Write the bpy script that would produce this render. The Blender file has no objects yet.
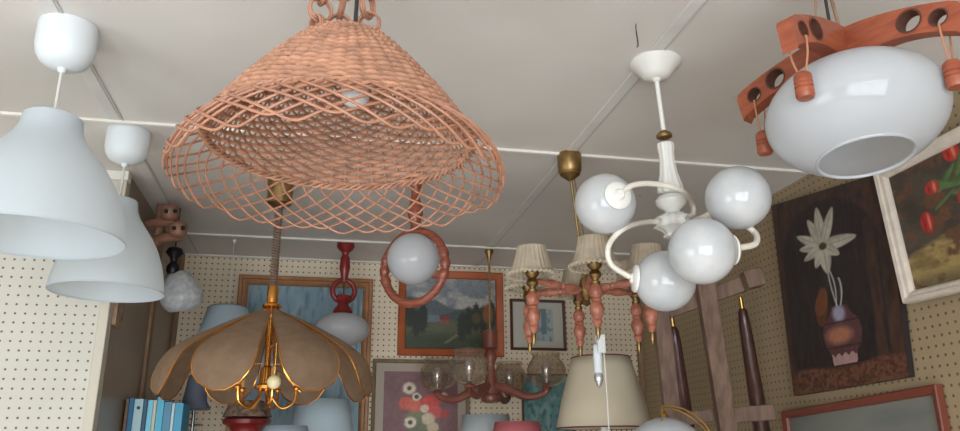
import bpy, bmesh, math, random
import numpy as np
from mathutils import Vector, Matrix
R = math.radians
random.seed(7); rng = np.random.default_rng(7)
SC = bpy.context.scene
COL = SC.collection

# ------------------------------------------------------------------ camera, world, light
F = 760.0; CAMZ = 1.6; H = 0.85               # focal length in px, eye height, ceiling above the eye
YAW, PITCH, ROLL = R(12), R(17.5), R(-.5)
fw = Vector((math.sin(YAW)*math.cos(PITCH), math.cos(YAW)*math.cos(PITCH), math.sin(PITCH)))
r0 = Vector((math.cos(YAW), -math.sin(YAW), 0)); u0 = r0.cross(fw)
rt = r0*math.cos(ROLL)+u0*math.sin(ROLL); up = -r0*math.sin(ROLL)+u0*math.cos(ROLL)
EYE = Vector((0, 0, CAMZ))
cd = bpy.data.cameras.new('camera'); cam = bpy.data.objects.new('camera', cd); COL.objects.link(cam)
cd.sensor_width = 36; cd.sensor_fit = 'HORIZONTAL'; cd.lens = 36*F/960; cd.clip_start = .02
cam.matrix_world = Matrix.Translation(EYE) @ Matrix((rt, up, -fw)).transposed().to_4x4()
SC.camera = cam
SC.view_settings.view_transform = 'Standard'; SC.view_settings.look = 'None'
SC.view_settings.gamma = 1; SC.view_settings.use_curve_mapping = False
SC.view_settings.exposure = 0.12

w = bpy.data.worlds.new('world'); SC.world = w; w.use_nodes = True
bg = w.node_tree.nodes['Background']; bg.inputs[0].default_value = (.80, .88, 1, 1); bg.inputs[1].default_value = 1.0

def area(name, loc, rot, sx, sy, power, col):
    l = bpy.data.lights.new(name, 'AREA'); l.shape = 'RECTANGLE'; l.size = sx; l.size_y = sy
    l.energy = power; l.color = col
    o = bpy.data.objects.new(name, l); COL.objects.link(o); o.location = loc; o.rotation_euler = rot
    return o
# daylight through the shop window behind the camera
area('window_daylight', (-.35, -1.85, 1.25), (R(103), 0, 0), 2.7, 1.8, 104, (.90, .96, 1))
area('side_window_daylight', (-2.4, -.1, 1.3), (R(112), 0, R(-90)), 1.3, 1.4, 26, (.88, .95, 1))
sl = bpy.data.lights.new('sun', 'SUN'); sl.energy = 7.5; sl.angle = R(1); sl.color = (1, .98, .95)
so = bpy.data.objects.new('sun', sl); COL.objects.link(so); so.rotation_euler = (R(52), 0, R(8))

# ------------------------------------------------------------------ camera geometry helpers
def ray(x, y): return rt*((x-480)/F) - up*((y-215.5)/F) + fw
def P(x, y, d): return EYE + ray(x, y)*d                       # point at distance d along the view axis
def onH(x, y, h=H):
    r = ray(x, y); return EYE + r*(h/r.z)
def onYw(x, y, Y):
    r = ray(x, y); return EYE + r*(Y/r.y)
def onXw(x, y, X):
    r = ray(x, y); return EYE + r*(X/r.x)
def pj(p):
    q = p-EYE; z = q.dot(fw); return 480+F*q.dot(rt)/z, 215.5-F*q.dot(up)/z, z
def zat(c, py):                                                # height on the vertical through c seen at row py
    lo, hi = -1.0, 3.5
    for _ in range(50):
        m = (lo+hi)/2
        if pj(Vector((c[0], c[1], m)))[1] > py: lo = m
        else: hi = m
    return lo
def rad(c, py, hw):
    z = zat(c, py); return hw*pj(Vector((c[0], c[1], z)))[2]/F
def prof(c, rows): return [(zat(c, y), rad(c, y, h)) for y, h in rows]

# ------------------------------------------------------------------ materials
def s2l(c):
    return tuple((x/255/12.92 if x/255 <= .04045 else ((x/255+.055)/1.055)**2.4) for x in c)
MATS = {}
def mat(name, rgb, rough=.5, metal=0, var=.0, vscale=8, bump=0, bscale=60, trans=0, ior=1.45, coat=0,
        translucent=0, stretch=None, rgb2=None, alpha=1, spec=.5, sss=0):
    if name in MATS: return MATS[name]
    m = bpy.data.materials.new(name); m.use_nodes = True; nt = m.node_tree; N = nt.nodes; L = nt.links
    b = N['Principled BSDF']; out = N['Material Output']
    c = s2l(rgb)
    b.inputs['Base Color'].default_value = (*c, 1); b.inputs['Roughness'].default_value = rough
    b.inputs['Metallic'].default_value = metal; b.inputs['IOR'].default_value = ior
    b.inputs['Transmission Weight'].default_value = trans; b.inputs['Coat Weight'].default_value = coat
    b.inputs['Coat Roughness'].default_value = .08
    b.inputs['Specular IOR Level'].default_value = spec
    b.inputs['Alpha'].default_value = alpha
    if sss:
        b.inputs['Subsurface Weight'].default_value = sss; b.inputs['Subsurface Radius'].default_value = (.02, .02, .02)
    colout = None
    if var or bump or rgb2:
        tc = N.new('ShaderNodeTexCoord'); mp = N.new('ShaderNodeMapping'); L.new(tc.outputs['Object'], mp.inputs[0])
        if stretch: mp.inputs['Scale'].default_value = stretch
        nz = N.new('ShaderNodeTexNoise'); nz.inputs['Scale'].default_value = vscale; nz.inputs['Detail'].default_value = 6
        L.new(mp.outputs[0], nz.inputs[0])
        mx = N.new('ShaderNodeMix'); mx.data_type = 'RGBA'
        c2 = s2l(rgb2) if rgb2 else tuple(x*(1-var) for x in c)
        c1 = c if rgb2 else tuple(min(1, x*(1+var*.5)) for x in c)
        mx.inputs[6].default_value = (*c1, 1); mx.inputs[7].default_value = (*c2, 1)
        mr = N.new('ShaderNodeMapRange'); mr.inputs[1].default_value = .35; mr.inputs[2].default_value = .65
        L.new(nz.outputs[0], mr.inputs[0]); L.new(mr.outputs[0], mx.inputs[0]); L.new(mx.outputs[2], b.inputs['Base Color'])
        colout = mx.outputs[2]
        if bump:
            n2 = N.new('ShaderNodeTexNoise'); n2.inputs['Scale'].default_value = bscale; L.new(mp.outputs[0], n2.inputs[0])
            bp = N.new('ShaderNodeBump'); bp.inputs['Strength'].default_value = bump; bp.inputs['Distance'].default_value = .002
            L.new(n2.outputs[0], bp.inputs['Height']); L.new(bp.outputs[0], b.inputs['Normal'])
    if translucent:
        t = N.new('ShaderNodeBsdfTranslucent'); t.inputs[0].default_value = (*c, 1)
        if colout: L.new(colout, t.inputs[0])
        mxs = N.new('ShaderNodeMixShader'); mxs.inputs[0].default_value = translucent
        L.new(b.outputs[0], mxs.inputs[1]); L.new(t.outputs[0], mxs.inputs[2]); L.new(mxs.outputs[0], out.inputs[0])
    MATS[name] = m
    return m

def peg_mat(name, rgb, axes, sp, hole=.16):
    m = bpy.data.materials.new(name); m.use_nodes = True; nt = m.node_tree; N = nt.nodes; L = nt.links
    b = N['Principled BSDF']; b.inputs['Roughness'].default_value = .6
    tc = N.new('ShaderNodeTexCoord'); sx = N.new('ShaderNodeSeparateXYZ'); L.new(tc.outputs['Object'], sx.inputs[0])
    def cell(ax):
        a = N.new('ShaderNodeMath'); a.operation = 'DIVIDE'; a.inputs[1].default_value = sp; L.new(sx.outputs[ax], a.inputs[0])
        f = N.new('ShaderNodeMath'); f.operation = 'FRACT'; L.new(a.outputs[0], f.inputs[0])
        s = N.new('ShaderNodeMath'); s.operation = 'SUBTRACT'; s.inputs[1].default_value = .5; L.new(f.outputs[0], s.inputs[0])
        p = N.new('ShaderNodeMath'); p.operation = 'POWER'; p.inputs[1].default_value = 2; L.new(s.outputs[0], p.inputs[0])
        return p.outputs[0]
    ad = N.new('ShaderNodeMath'); ad.operation = 'ADD'; L.new(cell(axes[0]), ad.inputs[0]); L.new(cell(axes[1]), ad.inputs[1])
    lt = N.new('ShaderNodeMath'); lt.operation = 'LESS_THAN'; lt.inputs[1].default_value = hole*hole; L.new(ad.outputs[0], lt.inputs[0])
    nz = N.new('ShaderNodeTexNoise'); nz.inputs['Scale'].default_value = 5; nz.inputs['Detail'].default_value = 5; L.new(tc.outputs['Object'], nz.inputs[0])
    c = s2l(rgb)
    m1 = N.new('ShaderNodeMix'); m1.data_type = 'RGBA'; m1.inputs[6].default_value = (*[x*1.05 for x in c], 1); m1.inputs[7].default_value = (*[x*.86 for x in c], 1)
    L.new(nz.outputs[0], m1.inputs[0])
    m2 = N.new('ShaderNodeMix'); m2.data_type = 'RGBA'; m2.inputs[7].default_value = (*s2l((104, 88, 70)), 1)
    L.new(m1.outputs[2], m2.inputs[6]); L.new(lt.outputs[0], m2.inputs[0]); L.new(m2.outputs[2], b.inputs['Base Color'])
    return m

def vc_mat(name, rough=.55):
    if name in MATS: return MATS[name]
    m = bpy.data.materials.new(name); m.use_nodes = True; nt = m.node_tree; N = nt.nodes
    b = N['Principled BSDF']; b.inputs['Roughness'].default_value = rough
    a = N.new('ShaderNodeAttribute'); a.attribute_name = 'Col'; nt.links.new(a.outputs['Color'], b.inputs['Base Color'])
    MATS[name] = m; return m

white_plastic = mat('white_plastic', (216, 224, 229), .42, translucent=.42)
white_cap = mat('white_cap', (216, 222, 225), .4)
white_cable = mat('white_cable', (205, 203, 198), .5)
opal = mat('opal_glass', (218, 221, 225), .07, coat=.4, translucent=.5)
opal_marbled = mat('marbled_opal_glass', (214, 214, 214), .07, coat=.4, vscale=14, rgb2=(194, 197, 200), translucent=.2)
ceramic = mat('white_ceramic', (222, 220, 214), .25, coat=.4)
cream_metal = mat('cream_lacquered_metal', (212, 205, 192), .35, coat=.2)
brass = mat('brass', (176, 138, 76), .28, metal=1, var=.15, vscale=30)
old_brass = mat('old_brass', (158, 130, 86), .42, metal=1, var=.25, vscale=40)
gold = mat('gold_brass', (226, 158, 78), .22, metal=1)
rattan = mat('rattan', (178, 130, 104), .55, var=.3, vscale=45)
rattan2 = mat('rattan_rods', (170, 120, 95), .45, var=.22, vscale=30)
wood_red = mat('red_brown_wood', (158, 84, 56), .38, vscale=4, stretch=(5, 5, 26), rgb2=(136, 68, 46), coat=.15)
wood_dark_in = mat('dark_bored_wood', (88, 52, 42), .5, var=.2)
wood_ring = mat('lacquered_brown_wood', (146, 80, 58), .35, vscale=10, stretch=(3, 3, 20), rgb2=(116, 58, 44), coat=.2)
wood_red_dark = mat('dark_red_wood', (124, 34, 32), .35, var=.3, vscale=20, coat=.3)
coral = mat('coral_stained_wood', (174, 112, 90), .35, vscale=60, rgb2=(146, 84, 66), coat=.2)
wood_smoke = mat('brown_turned_wood', (132, 76, 62), .4, vscale=20, rgb2=(110, 60, 50), coat=.2)
wood_grey = mat('worn_grey_wood', (112, 88, 74), .6, vscale=9, stretch=(6, 6, 1), rgb2=(88, 66, 54), bump=.2)
wood_leg = mat('dark_varnished_wood', (74, 42, 34), .35, vscale=9, stretch=(6, 6, 1), rgb2=(52, 28, 24), coat=.3)
wood_pale = mat('pale_raw_wood', (150, 122, 94), .6, vscale=9, stretch=(4, 4, 1), rgb2=(130, 102, 78))
wood_spot = mat('orange_pine_wood', (160, 118, 96), .45, vscale=14, rgb2=(136, 98, 80))
dark_metal = mat('dark_metal', (52, 50, 52), .35, metal=.8)
chrome = mat('chrome', (170, 172, 176), .2, metal=1)
spring_m = mat('spring_cable', (132, 112, 98), .4, metal=.3)
smoked = mat('smoked_glass', (206, 192, 172), .04, trans=1, ior=1.22)
def thin_glass():
    m = bpy.data.materials.new('smoked_glass_thin'); m.use_nodes = True; nt = m.node_tree; N = nt.nodes; L = nt.links
    N.remove(N['Principled BSDF']); o = N['Material Output']
    tr = N.new('ShaderNodeBsdfTransparent'); tr.inputs[0].default_value = (.90, .87, .83, 1)
    gl = N.new('ShaderNodeBsdfGlossy'); gl.inputs['Roughness'].default_value = .06; gl.inputs[0].default_value = (1, .98, .95, 1)
    df = N.new('ShaderNodeBsdfDiffuse'); df.inputs[0].default_value = (*s2l((170, 155, 138)), 1)
    lw = N.new('ShaderNodeLayerWeight'); lw.inputs[0].default_value = .35
    m1 = N.new('ShaderNodeMixShader'); m2 = N.new('ShaderNodeMixShader'); m1.inputs[0].default_value = .07
    L.new(tr.outputs[0], m1.inputs[1]); L.new(df.outputs[0], m1.inputs[2])
    L.new(lw.outputs['Facing'], m2.inputs[0]); L.new(m1.outputs[0], m2.inputs[1]); L.new(gl.outputs[0], m2.inputs[2])
    mm = N.new('ShaderNodeMath'); mm.operation = 'MULTIPLY'; mm.inputs[1].default_value = .45
    L.new(lw.outputs['Facing'], mm.inputs[0]); L.new(mm.outputs[0], m2.inputs[0]); L.new(m2.outputs[0], o.inputs[0])
    return m
smoked = thin_glass()
black_cable = mat('black_cable', (50, 46, 46), .5)
bulb_glass = mat('frosted_bulb', (225, 225, 228), .2, coat=.3)
clear_bulb = mat('silvered_bulb', (214, 212, 218), .16, metal=.75)

def fabric_mat():
    m = mat('brown_mesh_fabric', (150, 124, 100), .8, translucent=.42, var=.12, vscale=30)
    nt = m.node_tree; N = nt.nodes; L = nt.links; b = N['Principled BSDF']
    tc = N.new('ShaderNodeTexCoord'); wv = N.new('ShaderNodeTexNoise'); wv.inputs['Scale'].default_value = 420
    L.new(tc.outputs['Object'], wv.inputs[0]); bp = N.new('ShaderNodeBump'); bp.inputs['Strength'].default_value = .5; bp.inputs['Distance'].default_value = .001
    L.new(wv.outputs[0], bp.inputs['Height']); L.new(bp.outputs[0], b.inputs['Normal'])
    return m
mesh_fabric = fabric_mat()
pleat = mat('cream_pleated_fabric', (208, 194, 172), .8, translucent=.3, var=.15, vscale=25)
shade_cream = mat('cream_shade_card', (202, 190, 166), .7, translucent=.2)

# ------------------------------------------------------------------ mesh builder
class MB:
    def __init__(s): s.v = []; s.f = []; s.flat = False
    def grid(s, rows, closed_u=False, closed_v=False):
        base = len(s.v); n = len(rows); m = len(rows[0])
        for r in rows: s.v += [tuple(p) for p in r]
        for i in range(n if closed_v else n-1):
            for j in range(m if closed_u else m-1):
                a = base+i*m+j; b = base+i*m+(j+1) % m; c = base+((i+1) % n)*m+(j+1) % m; d = base+((i+1) % n)*m+j
                s.f.append((a, b, c, d))
        return s
    def lathe(s, pr, c, seg=40, axis=None, cap=True, rib=0, nrib=0):
        """pr = [(z, r)]; c = centre (xy used when no axis). With an axis, z is measured from c along it."""
        if axis is None: ax = Vector((0, 0, 1)); o = Vector((c[0], c[1], 0))
        else: ax = Vector(axis).normalized(); o = Vector(c)
        q = Vector((0, 0, 1)).rotation_difference(ax)
        rows = []
        for z, r in pr:
            row = []
            for k in range(seg):
                a = 2*math.pi*k/seg; rr = max(r, 1e-5)*(1+rib*math.cos(nrib*a))
                row.append(o + q @ Vector((rr*math.cos(a), rr*math.sin(a), z)))
            rows.append(row)
        base = len(s.v); s.grid(rows, closed_u=True)
        if cap:
            s.f.append(tuple(base+k for k in range(seg))[::-1]); e = base+(len(rows)-1)*seg
            s.f.append(tuple(e+k for k in range(seg)))
        return s
    def sphere(s, c, r, seg=40, n=24, sz=1, t0=0, t1=180, axis=None):
        pr = [(-math.cos(R(t0+(t1-t0)*i/n))*r*sz, math.sin(R(t0+(t1-t0)*i/n))*r) for i in range(n+1)]
        return s.lathe(pr, c, seg, axis=axis or (0, 0, 1), cap=False)
    def tube(s, pts, r, seg=8, closed=False, smooth=0, flat=1.0, caps=True):
        pts = [Vector(p) for p in pts]
        if smooth: pts = crom(pts, smooth, closed)
        n = len(pts)
        rr = r if isinstance(r, (list, tuple)) else [r]*n
        if len(rr) != n:
            k = len(rr); rr = [rr[min(k-1, int(i*(k-1)/(n-1)))]+(rr[min(k-1, int(i*(k-1)/(n-1))+1)]-rr[min(k-1, int(i*(k-1)/(n-1)))])*((i*(k-1)/(n-1)) % 1) for i in range(n)]
        rows = []; prev = None
        for i in range(n):
            a = pts[(i-1) % n] if (closed or i > 0) else pts[0]; b = pts[(i+1) % n] if (closed or i < n-1) else pts[-1]
            t = (b-a).normalized()
            if prev is None:
                ref = Vector((0, 0, 1)) if abs(t.z) < .9 else Vector((1, 0, 0)); nn = (ref - t*ref.dot(t)).normalized()
            else:
                nn = (prev - t*prev.dot(t)).normalized()
            prev = nn; bb = t.cross(nn)
            rows.append([pts[i]+nn*(math.cos(2*math.pi*k/seg)*rr[i])+bb*(math.sin(2*math.pi*k/seg)*rr[i]*flat) for k in range(seg)])
        base = len(s.v); s.grid(rows, closed_u=True, closed_v=closed)
        if not closed and caps:
            s.f.append(tuple(base+k for k in range(seg))[::-1]); e = base+(n-1)*seg; s.f.append(tuple(e+k for k in range(seg)))
        return s
    def ring(s, c, Rr, r, nrm, seg=40, cs=10):
        q = Vector((0, 0, 1)).rotation_difference(Vector(nrm).normalized()); c = Vector(c)
        return s.tube([c+q @ Vector((Rr*math.cos(2*math.pi*k/seg), Rr*math.sin(2*math.pi*k/seg), 0)) for k in range(seg)], r, cs, closed=True)
    def box(s, lo, hi, M=None):
        x0, y0, z0 = lo; x1, y1, z1 = hi; b = len(s.v)
        vs = [Vector(p) for p in ((x0, y0, z0), (x1, y0, z0), (x1, y1, z0), (x0, y1, z0), (x0, y0, z1), (x1, y0, z1), (x1, y1, z1), (x0, y1, z1))]
        if M: vs = [M @ p for p in vs]
        s.v += [tuple(p) for p in vs]
        s.f += [tuple(b+i for i in q) for q in ((0, 3, 2, 1), (4, 5, 6, 7), (0, 1, 5, 4), (1, 2, 6, 5), (2, 3, 7, 6), (3, 0, 4, 7))]
        s.flat = True; return s
    def beam(s, a, b, w_, d_, upv=(0, 0, 1)):
        a = Vector(a); b = Vector(b); t = (b-a).normalized(); u = Vector(upv); x = t.cross(u).normalized(); y = x.cross(t)
        M = Matrix((x, y, t)).transposed().to_4x4(); M.translation = a
        return s.box((-w_/2, -d_/2, 0), (w_/2, d_/2, (b-a).length), M)
    def build(s, name, m, root=None, parent=None, smooth=None, bevel=0, solid=0):
        me = bpy.data.meshes.new(name); off = root.location if root is not None else Vector((0, 0, 0))
        me.from_pydata([tuple(Vector(p)-off) for p in s.v], [], s.f); me.materials.append(m)
        bm = bmesh.new(); bm.from_mesh(me); bmesh.ops.recalc_face_normals(bm, faces=bm.faces); bm.to_mesh(me); bm.free()
        sm = (not s.flat) if smooth is None else smooth
        me.polygons.foreach_set('use_smooth', [sm]*len(me.polygons))
        if sm:
            for p in me.polygons:
                if len(p.vertices) > 4: p.use_smooth = False
            me.set_sharp_from_angle(angle=R(38))
        o = bpy.data.objects.new(name, me); COL.objects.link(o)
        if solid:
            md = o.modifiers.new('thickness', 'SOLIDIFY'); md.thickness = solid; md.offset = 0
        if bevel:
            md = o.modifiers.new('bevel', 'BEVEL'); md.width = bevel; md.segments = 2; md.limit_method = 'ANGLE'
        p = parent or root
        if p is not None: o.parent = p
        return o

def crom(pts, k, closed=False):
    out = []; n = len(pts)
    rngi = range(n if closed else n-1)
    for i in rngi:
        if closed: p0, p1, p2, p3 = pts[(i-1) % n], pts[i], pts[(i+1) % n], pts[(i+2) % n]
        else: p0, p1, p2, p3 = pts[max(i-1, 0)], pts[i], pts[i+1], pts[min(i+2, n-1)]
        for j in range(k):
            t = j/k
            out.append(.5*((2*p1)+(p2-p0)*t+(2*p0-5*p1+4*p2-p3)*t*t+(3*p1-p0-3*p2+p3)*t**3))
    if not closed: out.append(pts[-1])
    return out

def thing(name, label, cat, loc, group=None):
    o = bpy.data.objects.new(name, None); COL.objects.link(o); o.location = loc; o.empty_display_size = .05
    return tag(o, label, cat, group)
def tag(o, label, cat, group=None, kind=None):
    o['label'] = label; o['category'] = cat
    if group: o['group'] = group
    if kind: o['kind'] = kind
    return o
def struct(name, mb, m, bevel=0):
    o = mb.build(name, m, bevel=bevel); o['kind'] = 'structure'; return o

# ------------------------------------------------------------------ the setting
Z0, ZC = 0.0, CAMZ+H                    # floor, ceiling
XR, XS, XL = 1.505, -.61, -2.6          # right wall, left side wall, far left wall
YB, YP, YF = 3.42, 2.40, -1.7           # back wall, pegboard partition, front wall

def ceiling_mat():
    m = mat('painted_ceiling_sheet', (218, 213, 208), .42, vscale=1.6, rgb2=(206, 200, 194), spec=.35)
    nt = m.node_tree; N = nt.nodes; L = nt.links; b = N['Principled BSDF']
    tc = N.new('ShaderNodeTexCoord'); vo = N.new('ShaderNodeTexVoronoi'); vo.inputs['Scale'].default_value = 4.5
    L.new(tc.outputs['Object'], vo.inputs[0])
    lt = N.new('ShaderNodeMath'); lt.operation = 'LESS_THAN'; lt.inputs[1].default_value = .022; L.new(vo.outputs['Distance'], lt.inputs[0])
    mx = N.new('ShaderNodeMix'); mx.data_type = 'RGBA'; mx.inputs[7].default_value = (*s2l((112, 98, 86)), 1)
    src = b.inputs['Base Color'].links[0].from_socket
    L.new(src, mx.inputs[6]); L.new(lt.outputs[0], mx.inputs[0]); L.new(mx.outputs[2], b.inputs['Base Color'])
    n2 = N.new('ShaderNodeTexNoise'); n2.inputs['Scale'].default_value = 3; L.new(tc.outputs['Object'], n2.inputs[0])
    bp = N.new('ShaderNodeBump'); bp.inputs['Strength'].default_value = .5; bp.inputs['Distance'].default_value = .012
    L.new(n2.outputs[0], bp.inputs['Height']); L.new(bp.outputs[0], b.inputs['Normal'])
    return m
struct('ceiling', MB().box((XL, YF, ZC), (XR+.1, YB+.1, ZC+.06)), ceiling_mat())
struct('floor', MB().box((XL, YF, -.06), (XR+.1, YB+.1, 0)), mat('floor_boards', (196, 193, 190), .6, vscale=3, rgb2=(182, 178, 174)))
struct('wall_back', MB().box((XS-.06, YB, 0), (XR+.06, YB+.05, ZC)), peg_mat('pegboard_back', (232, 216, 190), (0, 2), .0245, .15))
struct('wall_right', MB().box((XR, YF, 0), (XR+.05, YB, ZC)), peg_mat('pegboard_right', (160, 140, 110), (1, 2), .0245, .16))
struct('wall_partition', MB().box((XL, YP, 0), (XS-.028, YP+.04, ZC)), peg_mat('pegboard_partition', (200, 197, 186), (0, 2), .0265, .125))
struct('wall_side', MB().box((XS-.06, YP+.04, 0), (XS, YB, ZC)), mat('brown_glossy_board', (140, 122, 104), .3, var=.1, vscale=3))
struct('wall_left', MB().box((XL-.05, YF, 0), (XL, YP, ZC)), mat('plain_cream_wall', (206, 196, 178), .7, var=.05))
# front wall with a wide shop window behind the camera
fm = mat('front_wall_paint', (200, 192, 180), .7)
b = MB().box((XL, YF-.05, 0), (XR+.1, YF, .55)).box((XL, YF-.05, 2.35), (XR+.1, YF, ZC)).box((XL, YF-.05, .55), (-1.75, YF, 2.35)).box((1.05, YF-.05, .55), (XR+.1, YF, 2.35))
struct('wall_front', b, fm)
b = MB()
for x in (-1.72, -.8, .1, 1.0): b.box((x, YF-.06, .55), (x+.05, YF+.01, 2.35))
for z in (.55, 1.75, 2.31): b.box((-1.75, YF-.055, z), (1.05, YF+.005, z+.04))
struct('window_1', b, mat('window_frame_white', (210, 208, 202), .5))
# ceiling trim
tw = mat('white_ceiling_batten', (228, 224, 216), .5, var=.05); tg = mat('grey_seam_strip', (212, 210, 206), .5, var=.08)
seam = mat('seam_gap', (188, 184, 179), .8)
def cross(n, y, x0, x1, w_=.014):
    b = MB().box((x0, y, ZC-.008), (x1, y+w_, ZC)); struct('trim_%d' % n, b, tw, bevel=.002)
cross(1, 1.985, XL, XR); cross(2, 3.06, XS, XR, .016); cross(3, YB-.018, XS, XR, .018)
struct('trim_4', MB().box((-.572, YF, ZC-.002), (-.542, YB-.02, ZC)), tg, bevel=.002)
struct('trim_5', MB().box((.680, YF, ZC-.003), (.708, YB-.02, ZC)), tg, bevel=.002)
struct('trim_6', MB().box((-.540, YF, ZC-.0025), (-.535, YB-.02, ZC)), seam)
struct('trim_7', MB().box((.708, YF, ZC-.0025), (.712, YB-.02, ZC)), seam)
struct('trim_8', MB().box((XS-.028, YP-.006, 0), (XS, YP+.04, ZC)), mat('cream_edge_board', (194, 187, 172), .5), bevel=.003)
struct('trim_9', MB().box((XL, YP-.02, ZC-.03), (XS+.006, YP+.02, ZC)), tw, bevel=.003)
struct('trim_10', MB().box((XS, 2.93, 0), (XS+.012, 2.975, ZC)), wood_pale, bevel=.002)
struct('trim_11', MB().box((XS, YB-.02, 0), (XS+.018, YB, ZC)), wood_pale, bevel=.002)
struct('trim_12', MB().box((XR-.02, YB-.03, 0), (XR, YB, ZC)), wood_pale, bevel=.002)

# ------------------------------------------------------------------ white plastic pendants
def hemi(c, rows): return prof(c, rows)
def white_pendant(cx, cy, S, zneck, shade_h, label, r):
    t = thing('pendant_lamp', label, 'pendant lamp', (cx, cy, ZC), 'white plastic pendant lamps')
    # ceiling cap: a bucket with rounded bottom
    pr = [(ZC-.0005, r*.98), (ZC-.012, r), (ZC-.05, r*.99), (ZC-.068, r*.93), (ZC-.083, r*.78), (ZC-.093, r*.5), (ZC-.097, r*.16), (ZC-.101, .008), (ZC-.106, .006)]
    MB().lathe(pr, (cx, cy), 48).build('ceiling_cap', white_cap, t)
    MB().tube([(cx, cy, ZC-.1), (cx, cy, zneck-.01)], .0032, 8).build('cord', white_cable, t)
    Hh = shade_h
    k = [(0, .30), (.015, .335), (.06, .345), (.12, .36), (.2, .42), (.3, .54), (.42, .69), (.55, .81), (.7, .91), (.85, .97), (.97, 1.0), (1, 1.0)]
    pro = [(zneck-a*Hh, b_*S) for a, b_ in k]
    inn = [(z-(.002 if i else 0), rr-.003) for i, (z, rr) in enumerate(pro)][::-1]
    b = MB(); b.lathe(pro, (cx, cy), 72, cap=False)
    b.ring((cx, cy, pro[-1][0]), S, .0018, (0, 0, 1), 72, 6)
    b.lathe([(zneck, .30*S), (zneck+.001, .25*S), (zneck+.001, .004)], (cx, cy), 72, cap=False)
    b.build('lamp_shade', white_plastic, t)
    MB().lathe([(zneck-.003, .02), (zneck-.055, .02), (zneck-.06, .012)], (cx, cy), 24).build('bulb_socket', white_cap, t)
    MB().sphere((cx, cy, zneck-.09), .03, 24, 14).build('bulb', bulb_glass, t)
A = onH(69.5, 27); zA = zat(A, 117)
hA = zA-zat(A, 238)
white_pendant(A.x, A.y, .160, zA, hA, 'larger-looking white plastic bell pendant at the left edge, hanging nearest the camera', .057)
B = onH(129.5, 131); zB = zat(B, 200)
white_pendant(B.x, B.y, .136, zB, zB-zat(B, 292), 'white plastic bell pendant hanging behind and below the one at the left edge', .056)

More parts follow.
